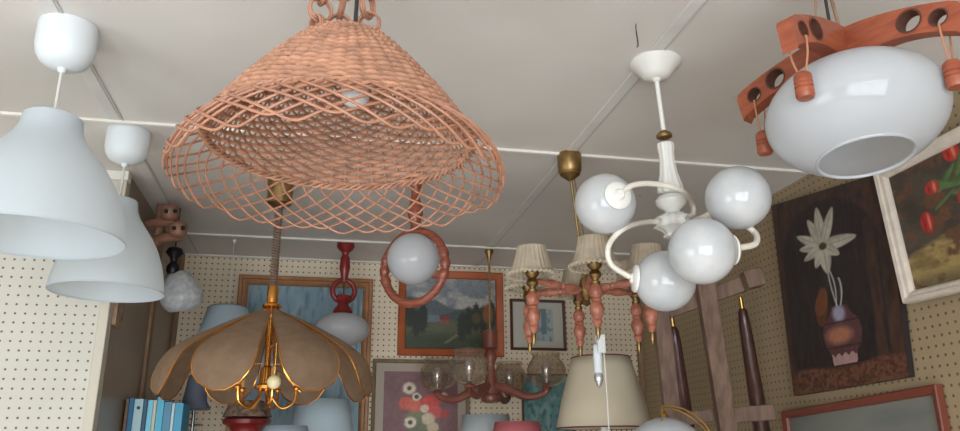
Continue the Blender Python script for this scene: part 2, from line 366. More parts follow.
# ------------------------------------------------------------------ wicker lamp
def wicker():
    D = P(342, 135, 1.0)-EYE; d = math.hypot(D.x, D.y)
    k = 1.04/d; cx, cy = D.x*k, D.y*k
    Dh = 1.04
    t = thing('wicker_pendant_lamp', 'large cone-shaped woven wicker pendant with looped openwork fringe, upper centre left', 'pendant lamp', (cx, cy, ZC))
    c = (cx, cy)
    zr = CAMZ+.350*(1+.198)*Dh*1.0; Rr = .184*Dh
    zt = zat(c, 45); Rt = rad(c, 45, 42)
    n_st = 50
    def prof_r(s):     # s 0 top..1 rim
        return Rt+(Rr-Rt)*(s**.97)+.005*math.sin(math.pi*s)
    # weavers
    b = MB(); rows = 30
    for i in range(rows):
        s = (i+.5)/rows; z = zt+(zr-zt)*s; r = prof_r(s)
        pts = []
        m = n_st*4
        for j in range(m):
            a = 2*math.pi*j/m
            wv = math.cos(math.pi*j/4+math.pi*i)
            pts.append((cx+(r+.0042*wv)*math.cos(a), cy+(r+.0042*wv)*math.sin(a), z+random.uniform(-.0005, .0005)))
        b.tube(pts, random.uniform(.0029, .0037), 6, closed=True, flat=.6)
    # cap: concentric rows across the top
    for i in range(7):
        r = Rt*(i+.6)/7.2
        pts = [(cx+r*math.cos(2*math.pi*j/72), cy+r*math.sin(2*math.pi*j/72), zt+.003*(1-(r/Rt)**2)+.0025*math.cos(math.pi*j/2+math.pi*i)) for j in range(72)]
        b.tube(pts, .0036, 6, closed=True)
    weave = b.build('lamp_shade', rattan, t)
    # stakes
    b = MB()
    for k_ in range(n_st):
        a = 2*math.pi*k_/n_st
        pts = [(cx+prof_r(s)*math.cos(a), cy+prof_r(s)*math.sin(a), zt+(zr-zt)*s) for s in [q/8 for q in range(9)]]
        pts = [(cx+.02*math.cos(a), cy+.02*math.sin(a), zt+.006)]+pts
        b.tube(pts, .0018, 5)
    b.build('stakes', rattan2, t, parent=weave)
    # rim: plaited band
    b = MB()
    for q in range(3):
        pts = []
        for j in range(240):
            a = 2*math.pi*j/240; ph = a*30+q*2*math.pi/3
            rr = Rr+.004*math.cos(ph); pts.append((cx+rr*math.cos(a), cy+rr*math.sin(a), zr-.002+.004*math.sin(ph)))
        b.tube(pts, .0024, 5, closed=True)
    b.build('rim_braid', rattan, t)
    # fringe of overlapping loops
    b = MB(); nl = 40; span = R(64); ext = .044; drop = .070
    for k_ in range(nl):
        a0 = 2*math.pi*k_/nl
        j1, j2 = random.uniform(-.06, .06), random.uniform(-.10, .05)
        pts = []
        for q in range(23):
            s = q/22; a = a0+span*(s+.09*math.sin(2*math.pi*s))
            e = math.sin(math.pi*s)**.72*(1+j2)
            rr = Rr+.002+ext*math.sin(e*1.75)/1.0*.93; z = zr-drop*e*(.75+.25*e)+ (.004 if q % 2 else 0)*0
            off = .0022*math.cos(math.pi*s)
            pts.append((cx+(rr+off)*math.cos(a+j1*.3), cy+(rr+off)*math.sin(a+j1*.3), z))
        b.tube(pts, .0018, 6)
    b.build('fringe', rattan2, t)
    # fitting, cord, bulb
    MB().tube([(cx, cy, ZC), (cx+.012, cy, (ZC+zt)/2), (cx+.01, cy, zt-.02)], .0032, 8, smooth=8).build('cord', black_cable, t)
    cb = (cx+.016, cy-.004); MB().lathe([(zt-.004, .012), (zt-.008, .020), (zt-.055, .020), (zt-.06, .018)], cb, 24).build('bulb_socket', mat('socket_white', (200, 196, 190), .4), t)
    MB().lathe([(zt-.058, .013), (zt-.068, .018), (zt-.078, .021), (zt-.090, .021), (zt-.098, .016), (zt-.102, .008), (zt-.103, .001)], cb, 32).build('bulb', bulb_glass, t)
    MB().lathe([(ZC, .045), (ZC-.01, .048), (ZC-.03, .04), (ZC-.035, .008)], c, 32).build('ceiling_cap', rattan2, t)
    # hanging rings of rattan: three strands of ring chain
    for (dx, dy, tilt) in ((-.045, -.012, .5), (.036, .015, -.4), (-.012, .03, .2)):
        z = zt-.002; i = 0; top = ZC-.012
        while z < top-.02:
            fr = (z-zt)/(ZC-zt); px = cx+dx*(1-fr*.75); py = cy+dy*(1-fr*.75)
            nr = (math.cos(tilt+i*1.5), math.sin(tilt+i*1.5), .15)
            rr = .0185
            bb = MB()
            for o_ in (-.003, .0, .003):
                q = Vector(nr).normalized()*o_
                bb.ring((px+q.x, py+q.y, z+rr+.001+abs(o_)*.5), rr-abs(o_)*.4, .0021, nr, 28, 6)
            bb.build('hanging_ring', rattan2, t)
            z += .030; i += 1
    # knot above the cap front
wicker()

# ------------------------------------------------------------------ pull-down lamp with petal shade
def petal_lamp():
    c = onH(281.5, 176); cx, cy = c.x, c.y; C2 = (cx, cy)
    t = thing('petal_pendant_lamp', 'brown mesh petal-shade pendant edged in gold wire, hung on a coiled cable', 'pendant lamp', (cx, cy, ZC))
    z = lambda y: zat(C2, y)
    pc = prof(C2, [(176, 12), (183, 13), (204, 12), (208, 5)]); pc[0] = (ZC, pc[0][1])
    MB().lathe(pc, C2, 36).build('ceiling_cap', old_brass, t)
    # coil
    z0, z1 = z(206), z(288); pts = []
    n = 30*10
    for i in range(n+1):
        s = i/n; a = s*2*math.pi*30
        pts.append((cx+.0100*math.cos(a), cy+.0100*math.sin(a), z0+(z1-z0)*s))
    b = MB().tube(pts, .0034, 5); b.tube([(cx, cy, z0+.01), (cx, cy, z1-.01)], .002, 6)
    b.build('coiled_cable', spring_m, t)
    MB().lathe(prof(C2, [(286, 4), (288, 5.5), (303, 5.5), (305, 9), (307, 9.5), (311, 6), (320, 4), (345, 4)]), C2, 28).build('brass_neck', gold, t)
    zt, zb = z(310), z(398)
    Rm = rad(C2, 390, 106); Hh = zt-zb; n = 8
    camang = math.atan2(-cy, -cx)
    ks = crom([Vector((a, b_, 0)) for a, b_ in ((0, 0), (.25, .13), (.5, .28), (.74, .43), (.90, .57), (.98, .73), (1.0, .88), (.985, 1.0))], 6)
    ln = [0]
    for i in range(1, len(ks)): ln.append(ln[-1]+math.hypot(ks[i].x-ks[i-1].x, (ks[i].y-ks[i-1].y)*.6))
    PV = [x/ln[-1] for x in ln]; PR_ = [k.x for k in ks]; PZ = [k.y for k in ks]
    for k in range(n):
        a0 = camang+R(22.5)+k*2*math.pi/n
        def pt(u, v):
            # u -1..1 across, v 0..1 down; curve of an umbrella rib that bells over
            rr = .018+(Rm-.018)*float(np.interp(v, PV, PR_))
            zz = zt-Hh*float(np.interp(v, PV, PZ))
            ha = math.pi/n*.985
            wid = 1.0
            if v > .76: wid = math.sqrt(max(0, 1-((v-.76)/.245)**2.8))
            wid *= .96-.23*v
            a = a0+u*ha*wid
            bulge = .010*(1-u*u)*math.sin(math.pi*min(1, v*.9+.1))
            return Vector((cx+(rr+bulge)*math.cos(a), cy+(rr+bulge)*math.sin(a), zz+bulge*.3+.006*(u*u)*0))
        rows = [[pt(-1+2*j/12, i/26) for j in range(13)] for i in range(27)]
        p_ = MB().grid(rows).build('shade_petal', mesh_fabric, t)
        edge = [pt(-1, i/26) for i in range(27)]+[pt(1, i/26) for i in range(26, -1, -1)]
        MB().tube(edge, .0022, 6).build('gold_wire', gold, t, parent=p_)
    # inner frame and candle arms
    zf = z(386)
    MB().lathe(prof(C2, [(345, 3), (366, 3.2), (368, 6), (384, 7), (386, 12), (389, 11), (391, 4)]), C2, 24).build('hub', gold, t)
    b = MB()
    for s_ in (-1, 1):
        d = Vector((-math.sin(camang)*s_, math.cos(camang)*s_, 0))
        b.tube([Vector((cx, cy, z(318)))+d*.012, Vector((cx, cy, z(345)))+d*.035, Vector((cx, cy, z(372)))+d*.05, Vector((cx, cy, z(392)))+d*.10], .0018, 6, smooth=6)
    b.tube([Vector((cx, cy, z(364)))-Vector((-math.sin(camang), math.cos(camang), 0))*.045, Vector((cx, cy, z(364)))+Vector((-math.sin(camang), math.cos(camang), 0))*.045], .0015, 6)
    b.build('wire_brace', gold, t)
    pk = Vector((math.cos(camang), math.sin(camang), 0))
    kp = P(274, 382, (Vector((cx, cy, z(382)))-EYE).dot(fw)-.15)
    MB().tube([(kp.x, kp.y, kp.z+.004), (kp.x, kp.y, z(350))], .0012, 6).tube([(kp.x, kp.y, z(350)), (cx, cy, z(348))], .0012, 6).build('pull_cord', gold, t)
    MB().sphere(kp, .019, 20, 12).build('pull_knob', mat('ivory_knob', (236, 222, 176), .3), t)
    for k in range(5):
        a = camang+R(12)+k*2*math.pi/5
        d = Vector((math.cos(a), math.sin(a), 0)); o = Vector((cx, cy, 0))
        zz = z(390)
        arm = MB().tube([o+d*.015+Vector((0, 0, zz)), o+d*.022+Vector((0, 0, z(398))), o+d*.05+Vector((0, 0, z(408))), o+d*.082+Vector((0, 0, z(402))), o+d*.088+Vector((0, 0, z(388)))], .0042, 8, smooth=7).build('arm', gold, t)
        MB().lathe([(z(390), .010), (z(388), .012), (z(386), .006)], (cx+d.x*.088, cy+d.y*.088), 16).build('candle_cup', gold, t, parent=arm)
        MB().lathe([(z(386), .007), (z(370), .0065), (z(369), .004)], (cx+d.x*.088, cy+d.y*.088), 14).build('candle_sleeve', mat('candle_sleeve_gold', (190, 150, 100), .4), t, parent=arm)
petal_lamp()

# ------------------------------------------------------------------ dark red lamp with oblate globe
def red_lamp():
    c = onH(346, 243); c2 = (c.x, c.y)
    t = thing('pendant_lamp', 'small dark red turned-wood pendant with ring link and flattened white glass globe', 'pendant lamp', (c.x, c.y, ZC))
    pr = prof(c2, [(243, 8.5), (247, 9), (250, 7), (253, 3.5), (256, 3)]); pr[0] = (ZC, pr[0][1])
    MB().lathe(pr, c2, 28).build('ceiling_cap', wood_red_dark, t)
    z = lambda y: zat(c2, y)
    nr = (math.sin(R(5)), -math.cos(R(5)), 0)
    MB().lathe(prof(c2, [(255, 3), (258, 4.5), (263, 5), (268, 5.5), (272, 4.5), (277, 3.5), (283, 3)]), c2, 20).build('turned_stem', wood_red_dark, t)
    rz = z(291); rr = rad(c2, 291, 11)
    MB().ring((c.x, c.y, rz), rr, rad(c2, 291, 2.7), nr, 40, 10).build('ring_link', wood_red_dark, t)
    MB().tube([(c.x, c.y, z(280)), (c.x, c.y, z(300))], .0025, 6).build('cord', black_cable, t)
    MB().lathe(prof(c2, [(294, 2), (296, 7), (300, 8), (303, 5), (306, 6), (309, 9), (312, 10), (315, 8)]), c2, 24).build('globe_holder', wood_red_dark, t)
    r_ = rad(c2, 330, 27); cz = z(329.5)
    MB().sphere((c.x, c.y, cz), r_, 44, 26, sz=.62, t0=20).build('glass_globe', opal, t)
red_lamp()

# ------------------------------------------------------------------ wooden ring lamp with globe
def ring_lamp():
    c = onH(416, 176); c2 = (c.x, c.y); z = lambda y: zat(c2, y)
    t = thing('ring_pendant_lamp', 'upright brown wooden ring pendant holding a round white glass globe, below the wicker fringe', 'pendant lamp', (c.x, c.y, ZC))
    pr = prof(c2, [(172, 12), (178, 13), (184, 8), (190, 4), (200, 5), (208, 7.5), (214, 8), (220, 6), (225, 4.5), (232, 5)]); pr[0] = (ZC, pr[0][1])
    MB().lathe(pr, c2, 24).build('turned_stem', wood_ring, t)
    zc = z(267); ctr = Vector((c.x, c.y, zc)); dep = pj(ctr)[2]
    Rr = 35*dep/F; yaw = R(-38)
    ax = Vector((math.cos(yaw), math.sin(yaw), 0))
    pts = []; rs = []; n = 96
    for i in range(n):
        a = 2*math.pi*i/n; aa = abs(((a+math.pi/2) % math.pi)-math.pi/2)       # distance from the horizontal ends
        pts.append(ctr+ax*(Rr*1.0*math.cos(a))+Vector((0, 0, Rr*1.05*math.sin(a))))
        base = 4.3*dep/F
        k = 1.0
        if aa < .42: k = .86+.42*abs(math.cos(aa*10.5))
        rs.append(base*k)
    MB().tube(pts, rs, 12, closed=True).build('wooden_ring', wood_ring, t)
    zt = zc+Rr*.98
    MB().lathe([(zt, .010), (zt-.012, .014), (zt-.02, .02), (zt-.03, .022), (zt-.034, .016)], c2, 24).build('globe_holder', wood_ring, t)
    gr = 26*dep/F; gz = z(259)
    MB().sphere((c.x-.004, c.y, gz), gr, 48, 30).build('glass_globe', opal, t)
ring_lamp()

# ------------------------------------------------------------------ chandelier with fabric shades
def turned(b, a, bb, prof_, seg=20):
    """profile [(0..1, r)] turned around the line a-bb"""
    a = Vector(a); bb = Vector(bb); L_ = (bb-a).length
    return b.lathe([(s*L_, r) for s, r in prof_], a, seg, axis=(bb-a))
SP = [(0, .35), (.06, .5), (.12, .8), (.2, 1), (.3, .9), (.36, .6), (.40, .85), (.44, .6), (.5, .9), (.6, 1.05), (.72, .85), (.82, .55), (.88, .75), (.92, .55), (1, .4)]
def fabric_chandelier():
    c = onH(569, 154); hub = P(587, 291, 1.0); top = Vector((c.x, c.y, ZC))
    dep = pj(top)[2]; hub = P(586, 290, pj(top)[2]*.965+.0)
    t = thing('chandelier', 'chandelier of coral turned spindles with frilled cream fabric shades, hung on a brass rod', 'chandelier', top)
    MB().lathe([(0, .033), (-.005, .036), (-.055, .034), (-.06, .030), (-.066, .030), (-.08, .012), (-.085, .006)], top, 32, axis=(0, 0, 1)).build('ceiling_cap', old_brass, t)
    MB().tube([top+Vector((0, 0, -.06)), hub], .0042, 10).tube([top+Vector((.012, 0, -.06)), hub+Vector((.008, 0, .1))], .0018, 6).build('rod', old_brass, t)
    px = dep/F
    turned(MB(), hub+Vector((0, 0, 16*px)), hub-Vector((0, 0, 16*px)), [(0, .3*.018), (.1, .5*.018), (.2, .9*.018), (.35, 1.1*.018), (.5, .9*.018), (.7, 1.0*.018), (.82, .5*.018), (.92, .7*.018), (1, .1*.018)], 24).build('hub', old_brass, t)
    rho = 62*px; camang = math.atan2(-hub.y, -hub.x)
    for k in range(6):
        a = camang+R(8)+k*math.pi/3
        d = Vector((math.cos(a), math.sin(a), 0)); e = hub+d*rho+Vector((0, 0, 3*px))
        ar = MB(); turned(ar, hub+d*.012, e, [(s, r*.0110+.001) for s, r in SP], 18); arm = ar.build('arm', coral, t)
        MB().lathe([(-.036, .006), (-.032, .011), (-.026, .013), (-.022, .008), (-.018, .009), (-.014, .014), (-.008, .017), (0, .015), (.006, .010), (.012, .016), (.020, .020), (.028, .017), (.034, .010), (.045, .010)], e, 20, axis=(0, 0, 1)).build('brass_holder', old_brass, t, parent=arm)
        sp = MB(); turned(sp, e-Vector((0, 0, .026)), e-Vector((0, 0, 49*px)), [(s, r*.0175+.001) for s, r in SP], 20); spd = sp.build('hanging_spindle', coral, t)
        MB().lathe([(-48*px, .005), (-50*px, .007), (-53*px, .006), (-56*px, .0055), (-60*px, .001)], e, 14, axis=(0, 0, 1)).build('brass_tip', old_brass, t, parent=spd)
        zb = .014; hh = 27*px; nr = 26
        b = MB(); rows = []
        for i in range(15):
            s = i/14; rr = .039+(.061-.039)*((1-s)**1.25)
            if s < .08: rr *= 1.07
            if s > .94: rr *= 1.06
            rows.append((zb+hh*s, rr))
        b.lathe(rows, e, nr*4, axis=(0, 0, 1), cap=False, rib=.022, nrib=nr)
        sh = b.build('fabric_shade', pleat, t, solid=.0015)
        fr = []
        for i in range(120):
            an = 2*math.pi*i/120
            fr.append((e.x+(.0645+.003*math.cos(an*30))*math.cos(an), e.y+(.0645+.003*math.cos(an*30))*math.sin(an), e.z+zb+.002+.003*math.sin(an*30)))
        MB().tube(fr, .0045, 5, closed=True).build('frill', pleat, t, parent=sh)
        MB().lathe([(.045, .008), (.05, .014), (.075, .018), (.09, .010), (.1, .001)], e, 18, axis=(0, 0, 1)).build('bulb', bulb_glass, t)
    return hub
hubF = fabric_chandelier()

# ------------------------------------------------------------------ chandelier with smoked glass bowls
def smoked_chandelier():
    c = onH(489, 249); c2 = (c.x, c.y); z = lambda y: zat(c2, y)
    t = thing('chandelier', 'brown turned-wood chandelier with ribbed smoked glass bowls, in front of the landscape painting', 'chandelier', (c.x, c.y, ZC))
    pr = prof(c2, [(249, 4), (252, 4.5), (256, 2.5), (262, 1.3)]); pr[0] = (ZC, pr[0][1])
    MB().lathe(pr, c2, 20).build('ceiling_cap', old_brass, t)
    MB().tube([(c.x, c.y, z(258)), (c.x, c.y, z(333))], .0045, 8).build('rod', old_brass, t)
    MB().lathe(prof(c2, [(330, 3), (331, 7.5), (348, 7.5), (350, 4.5), (354, 6), (358, 6.5), (362, 5), (366, 4), (372, 5), (380, 6), (388, 6), (394, 7), (396, 9.5), (400, 10), (402, 9), (403, 4)]), c2, 28).build('column', wood_smoke, t)
    dep = pj(Vector((c.x, c.y, z(375))))[2]; px = dep/F
    camang = math.atan2(-c.y, -c.x)
    o = Vector((c.x, c.y, 0)); ex = 58*px
    for k in range(4):
        a = camang-R(20)+k*math.pi/2
        d = Vector((math.cos(a), math.sin(a), 0))
        rs = [.016, .019, .016, .013, .012]
        zz = lambda y: Vector((0, 0, z(y)))
        MBa = MB().tube([o+d*.02+zz(386), o+d*ex*.35+zz(391), o+d*ex*.65+zz(398), o+d*ex*.92+zz(396), o+d*ex*1.0+zz(391)], rs, 12, smooth=6, flat=.6)
        arm = MBa.build('arm', wood_smoke, t)
        e = o+d*ex
        MB().lathe([(z(392), .018), (z(390), .022), (z(388), .012), (z(386), .008)], (e.x, e.y), 20).build('bowl_cup', wood_smoke, t, parent=arm)
        g = [(z(389.5), 5), (z(388), 10), (z(384), 15.5), (z(378), 18.5), (z(372), 19), (z(366), 17), (z(363), 14.5), (z(361.5), 13.5), (z(358), 13.5), (z(356.5), 14.5)]
        g = [(a_, b_*px) for a_, b_ in g]
        full = g+[(g[-1][0]+.001, g[-1][1]-.001)]+[(a_+.0015, b_-.003) for a_, b_ in g[::-1]]
        MB().lathe(full, (e.x, e.y), 96, cap=False, rib=.012, nrib=24).build('glass_bowl', smoked, t)
        MB().lathe([(z(386), .012), (z(381), .012), (z(380), .016), (z(372), .022), (z(368), .02), (z(364), .008), (z(363.5), .001)], (e.x, e.y), 20).build('bulb', clear_bulb, t)
smoked_chandelier()

# ------------------------------------------------------------------ white four-globe chandelier
def globe_chandelier():
    c = onH(655, 62); top = Vector((c.x, c.y, ZC)); dep = pj(top)[2]
    t = thing('globe_chandelier', 'white ceramic chandelier with curved arms and four round opal glass globes', 'chandelier', top)
    px = dep/F
    MB().lathe([(0, 25*px), (-.004, 26*px), (-.01, 24*px), (-.018, 20*px), (-.034, 14.5*px), (-.04, 12*px), (-.044, 5*px), (-.05, 3*px)], top, 40, axis=(0, 0, 1)).build('ceiling_cap', ceramic, t)
    jt = P(664, 134, dep*.985); hub = P(673, 216, dep*.965); px = pj(hub)[2]/F
    ax = (hub-jt).normalized(); L_ = (hub-jt).length
    MB().tube([top+Vector((0, 0, -.045)), jt], .0055, 12).build('rod', ceramic, t)
    MB().lathe([(-.008, 3*px), (-.002, 6.5*px), (.002, 8*px), (.008, 8*px), (.012, 5*px)], jt, 28, axis=ax).build('brass_collar', old_brass, t)
    q = [(9, 4), (10, 8), (14, 8.5), (20, 7.5), (30, 7.5), (42, 9), (52, 11.5), (58, 13), (61, 12), (63, 7)]
    MB().lathe([(a*px, b*px) for a, b in q], jt, 60, axis=ax, rib=.05, nrib=10).build('ceramic_stem', ceramic, t)
    q = [(62, 6), (65, 13), (69, 16), (74, 15), (78, 11), (80, 8), (83, 7)]
    MB().lathe([(a*px, b*px) for a, b in q], jt, 40, axis=ax).build('ceramic_knob', ceramic, t)
    q = [(82, 7), (84, 13), (87, 18), (90, 14), (93, 15), (96, 19), (99, 13), (103, 9), (106, 11), (108, 6), (110, 2)]
    MB().lathe([(a*px, b*px) for a, b in q], jt, 60, axis=ax, rib=.10, nrib=8).build('ceramic_leaf_cup', ceramic, t)
    G = .0625; h0 = jt+ax*(88*px); hd = pj(h0)[2]
    gl = [((605, 204), 30.5), ((738, 198), 32), ((702, 251), 33.5), ((665, 281), 30.5)]
    pos = [P(x, y, G*F/r) for (x, y), r in gl]
    ds = [pj(p)[2] for p in pos]
    arms = [
        ([(680, 223, hd), (693, 214, hd), (691, 202, hd-.01), (680, 190, ds[0]), (655, 184, ds[0]-.02), (634, 185, ds[0]-.045), (622, 192, ds[0]-.055)], (617, 196, ds[0]-.052)),
        ([(676, 224, hd), (692, 221, hd+.01), (706, 216, ds[1]+.05), (720, 208, ds[1]+.055)], (724, 207, ds[1]+.06)),
        ([(676, 226, hd), (712, 218, hd+.03), (738, 222, ds[2]+.09), (755, 233, ds[2]+.06), (755, 244, ds[2]+.03), (738, 248, ds[2]+.012)], (734, 250, ds[2]+.01)),
        ([(672, 224, hd), (650, 222, hd), (625, 228, ds[3]-.01), (609, 245, ds[3]), (611, 264, ds[3]), (630, 277, ds[3])], (640, 279, ds[3])),
    ]
    for (pts, (jx, jy, jd)), gp in zip(arms, pos):
        a = MB().tube([P(*p) for p in pts], .0060, 12, smooth=8).build('arm', cream_metal, t)
        n = P(jx, jy, jd); dr = (n-gp).normalized()
        MB().lathe([(G*.93, G*.46), (G*.99, G*.46), (G*1.05, G*.40), (G*1.08, G*.2), (G*1.16, G*.13)], gp, 32, axis=dr).build('globe_collar', ceramic, t, parent=a)
        MB().sphere(gp, G, 56, 36).build('glass_globe', opal_marbled, t)
globe_chandelier()
# loose wires at its ceiling cap
wr = MB().tube([onH(636, 24)+Vector((0, 0, -.0005)), P(636, 30, 1.33), P(638, 44, 1.34), P(637, 47, 1.33)], .0012, 6, smooth=6).build('wire', black_cable)
tag(wr, 'thin loose black wire sticking out of the ceiling beside the white chandelier cap', 'wire')

# ------------------------------------------------------------------ wooden star lamp with oblate shade
def star_lamp():
    sc_ = P(855, 115, 1.30); cx, cy = sc_.x, sc_.y
    t = thing('pendant_lamp', 'large flattened white glass shade under red-brown wooden arms with drilled holes and hanging bobbins', 'pendant lamp', (cx, cy, ZC))
    a = 85*1.30/F; bz = a*.655; axs = (Vector((0, 0, 1))+Vector((cx, cy, 0)).normalized()*.13-rt*.07).normalized()
    ro = 44*1.3/F; th = math.asin(ro/a)
    n = 30; pr = []
    for i in range(n+1):
        an = th+(math.pi-.35-th)*i/n; pr.append((-math.cos(an)*bz, math.sin(an)*a))
    inn = [(z*.975, r*.975) for z, r in pr]
    lip = [(pr[0][0]-.001, pr[0][1]-.003)]
    MB().lathe(pr, sc_, 80, axis=axs, cap=False).tube([sc_+(Vector((0,0,1)).rotation_difference(axs) @ Vector((ro*math.cos(2*math.pi*i/60), ro*math.sin(2*math.pi*i/60), pr[0][0]))) for i in range(60)], .003, 8, closed=True).build('glass_shade', opal, t)
    zc = sc_.z+bz*.97
    hubc = Vector((cx, cy, zc)); hubc = sc_+axs*bz*.97
    MB().lathe([(-.012, .055), (-.002, .06), (.008, .05), (.012, .03)], hubc, 36, axis=(0, 0, 1)).build('shade_holder', wood_dark_in, t)
    MB().lathe([(-.055, .02), (-.01, .02)], hubc, 20, axis=(0, 0, 1)).build('bulb_socket', white_cap, t)
    MB().sphere(hubc-Vector((0, 0, .085)), .03, 24, 16).build('bulb', bulb_glass, t)
    # arms: upright boards with through holes
    hA = zc+.022
    L_ = .215
    ends = [onH(741, 104, hA-.012-CAMZ), onH(784, 26, hA-.012-CAMZ)]
    aL = math.atan2(ends[0].y-cy, ends[0].x-cx); aF = math.atan2(ends[1].y-cy, ends[1].x-cx)
    mid = (aL+2*math.pi if aL < 0 else aL)
    er = onH(966, 10, hA-.012-CAMZ); aR = math.atan2(er.y-cy, er.x-cx)
    lens = [(Vector((e.x, e.y))-Vector((cx, cy))).length for e in (ends[0], ends[1], er)]
    print('star arms', [round(math.degrees(x)) for x in (aL, aF, aR)], lens)
    for ang, Ln in zip((aL, aF, aR), lens):
        Ln = min(max(Ln, .17), .235)
        d = Vector((math.cos(ang), math.sin(ang), 0)); nrm = Vector((-d.y, d.x, 0)); th_ = .026
        # outline in (s, z): arched board
        def tp(s): return .030+.010*math.cos(s/Ln*1.9)-.030*(s/Ln)**2+.006
        def bt(s): return -.026+.016*math.sin(math.pi*min(1, s/Ln))-.028*(s/Ln)**2
        outl = [(s*Ln, tp(s*Ln)) for s in [i/14 for i in range(15)]]
        outl = outl[:-1]+[(Ln*.985, tp(Ln)-.002), (Ln, tp(Ln)-.012), (Ln*.955, bt(Ln)-.001)]
        outl += [(s*Ln, bt(s*Ln)) for s in [i/14 for i in range(13, -1, -1)]]
        holes = [(Ln*.60, (tp(Ln*.6)+bt(Ln*.6))/2, .0205), (Ln*.82, (tp(Ln*.82)+bt(Ln*.82))/2-.001, .0150)]
        bm = bmesh.new(); es = []
        def loop(pts):
            vs = [bm.verts.new(p) for p in pts]; return [bm.edges.new((vs[i], vs[(i+1) % len(vs)])) for i in range(len(vs))]
        es += loop([(x, y, 0) for x, y in outl])
        for hx, hz, hr in holes: es += loop([(hx+hr*math.cos(2*math.pi*i/28), hz+hr*math.sin(2*math.pi*i/28), 0) for i in range(28)])
        bmesh.ops.triangle_fill(bm, edges=es, use_beauty=True)
        # drop faces filling the holes
        dele = [f for f in bm.faces if any((f.calc_center_median().xy-Vector((hx, hz))).length < hr*.93 and all((v.co.xy-Vector((hx, hz))).length < hr*1.02 for v in f.verts) for hx, hz, hr in holes)]
        bmesh.ops.delete(bm, geom=dele, context='FACES_ONLY')
        ret = bmesh.ops.extrude_face_region(bm, geom=list(bm.faces))
        for v in [g for g in ret['geom'] if isinstance(g, bmesh.types.BMVert)]: v.co.z += th_
        bmesh.ops.recalc_face_normals(bm, faces=bm.faces)
        base = Vector((cx, cy, hA))-nrm*th_/2
        for v in bm.verts:
            s, zz, tt = v.co; v.co = base+d*s+Vector((0, 0, zz))+nrm*tt-t.location
        me = bpy.data.meshes.new('wooden_arm'); bm.to_mesh(me); bm.free(); me.materials.append(wood_red)
        arm = bpy.data.objects.new('wooden_arm', me); COL.objects.link(arm); arm.parent = t
        for hx, hz, hr in holes:      # dark rings lining the holes
            b = MB(); cc = Vector((cx, cy, hA+hz))+d*hx
            b.lathe([(-th_/2-.0008, hr*1.02), (-th_/2-.0008, hr*.86), (th_/2+.0008, hr*.86), (th_/2+.0008, hr*1.02)], cc, 28, axis=nrm, cap=False).build('hole_liner', wood_dark_in, t, parent=arm)
        # bobbin on a loop from the outer hole
        hx, hz, hr = holes[1]
        cc = Vector((cx, cy, hA+hz-hr*.86))+d*hx
        bz_ = cc.z-.062
        b = MB()
        b.tube([cc+nrm*.016+Vector((0, 0, .0)), cc+nrm*.014-Vector((0, 0, .03)), Vector((cc.x, cc.y, bz_))+nrm*.006], .0018, 6, smooth=6)
        b.tube([cc-nrm*.016+Vector((0, 0, .0)), cc-nrm*.014-Vector((0, 0, .03)), Vector((cc.x, cc.y, bz_))-nrm*.006], .0018, 6, smooth=6)
        b.tube([cc-nrm*.016, cc, cc+nrm*.016], .0018, 6)
        b.build('bobbin_string', mat('tan_string', (176, 122, 92), .6), t)
        MB().lathe([(0, .006), (-.002, .011), (-.006, .014), (-.018, .0145), (-.020, .0125), (-.022, .0145), (-.026, .0145), (-.028, .0125), (-.030, .0145), (-.042, .0145), (-.046, .012), (-.047, .003)],
                   Vector((cc.x, cc.y, bz_+.002)), 28, axis=(0, 0, 1)).build('bobbin', wood_red, t)
    # hanging cords to the ceiling
    for k, (dx, m_, rr) in enumerate(((-.035, wood_pale, .002), (.0, black_cable, .0028), (.022, wood_pale, .003))):
        MB().tube([(cx+dx*.2-.02, cy, ZC), (cx+dx-.02, cy, hA+.02)], rr, 8).build('hanging_cord', m_, t)
    MB().lathe([(0, .05), (-.006, .052), (-.03, .045), (-.034, .01)], (cx-.02, cy, ZC), 32, axis=(0, 0, 1)).build('ceiling_cap', wood_red, t)
star_lamp()

# ------------------------------------------------------------------ pictures
def nz(u, v, s, seed=0):
    """smooth value noise on arrays"""
    r = np.random.default_rng(seed).random((64, 64)); x = u*s; y = v*s
    xi = np.floor(x).astype(int); yi = np.floor(y).astype(int); fx = x-xi; fy = y-yi
    fx = fx*fx*(3-2*fx); fy = fy*fy*(3-2*fy)
    g = lambda a, b: r[a % 64, b % 64]
    return (g(xi, yi)*(1-fx)+g(xi+1, yi)*fx)*(1-fy)+(g(xi, yi+1)*(1-fx)+g(xi+1, yi+1)*fx)*fy
def fbm(u, v, s, seed=0): return (nz(u, v, s, seed)+.5*nz(u, v, s*2, seed+1)+.25*nz(u, v, s*4, seed+2))/1.75
def C(*c): return np.array(c, float)
def blend(img, m, col):
    m = np.clip(m, 0, 1)[..., None]; return img*(1-m)+(col if np.ndim(col) > 1 else np.array(col, float))*m
def ell(u, v, cx, cy, rx, ry, soft=.15, rot=0):
    c, s = math.cos(rot), math.sin(rot); x = (u-cx)*c+(v-cy)*s; y = -(u-cx)*s+(v-cy)*c
    return np.clip((1-np.sqrt((x/rx)**2+(y/ry)**2))/soft+.5, 0, 1)
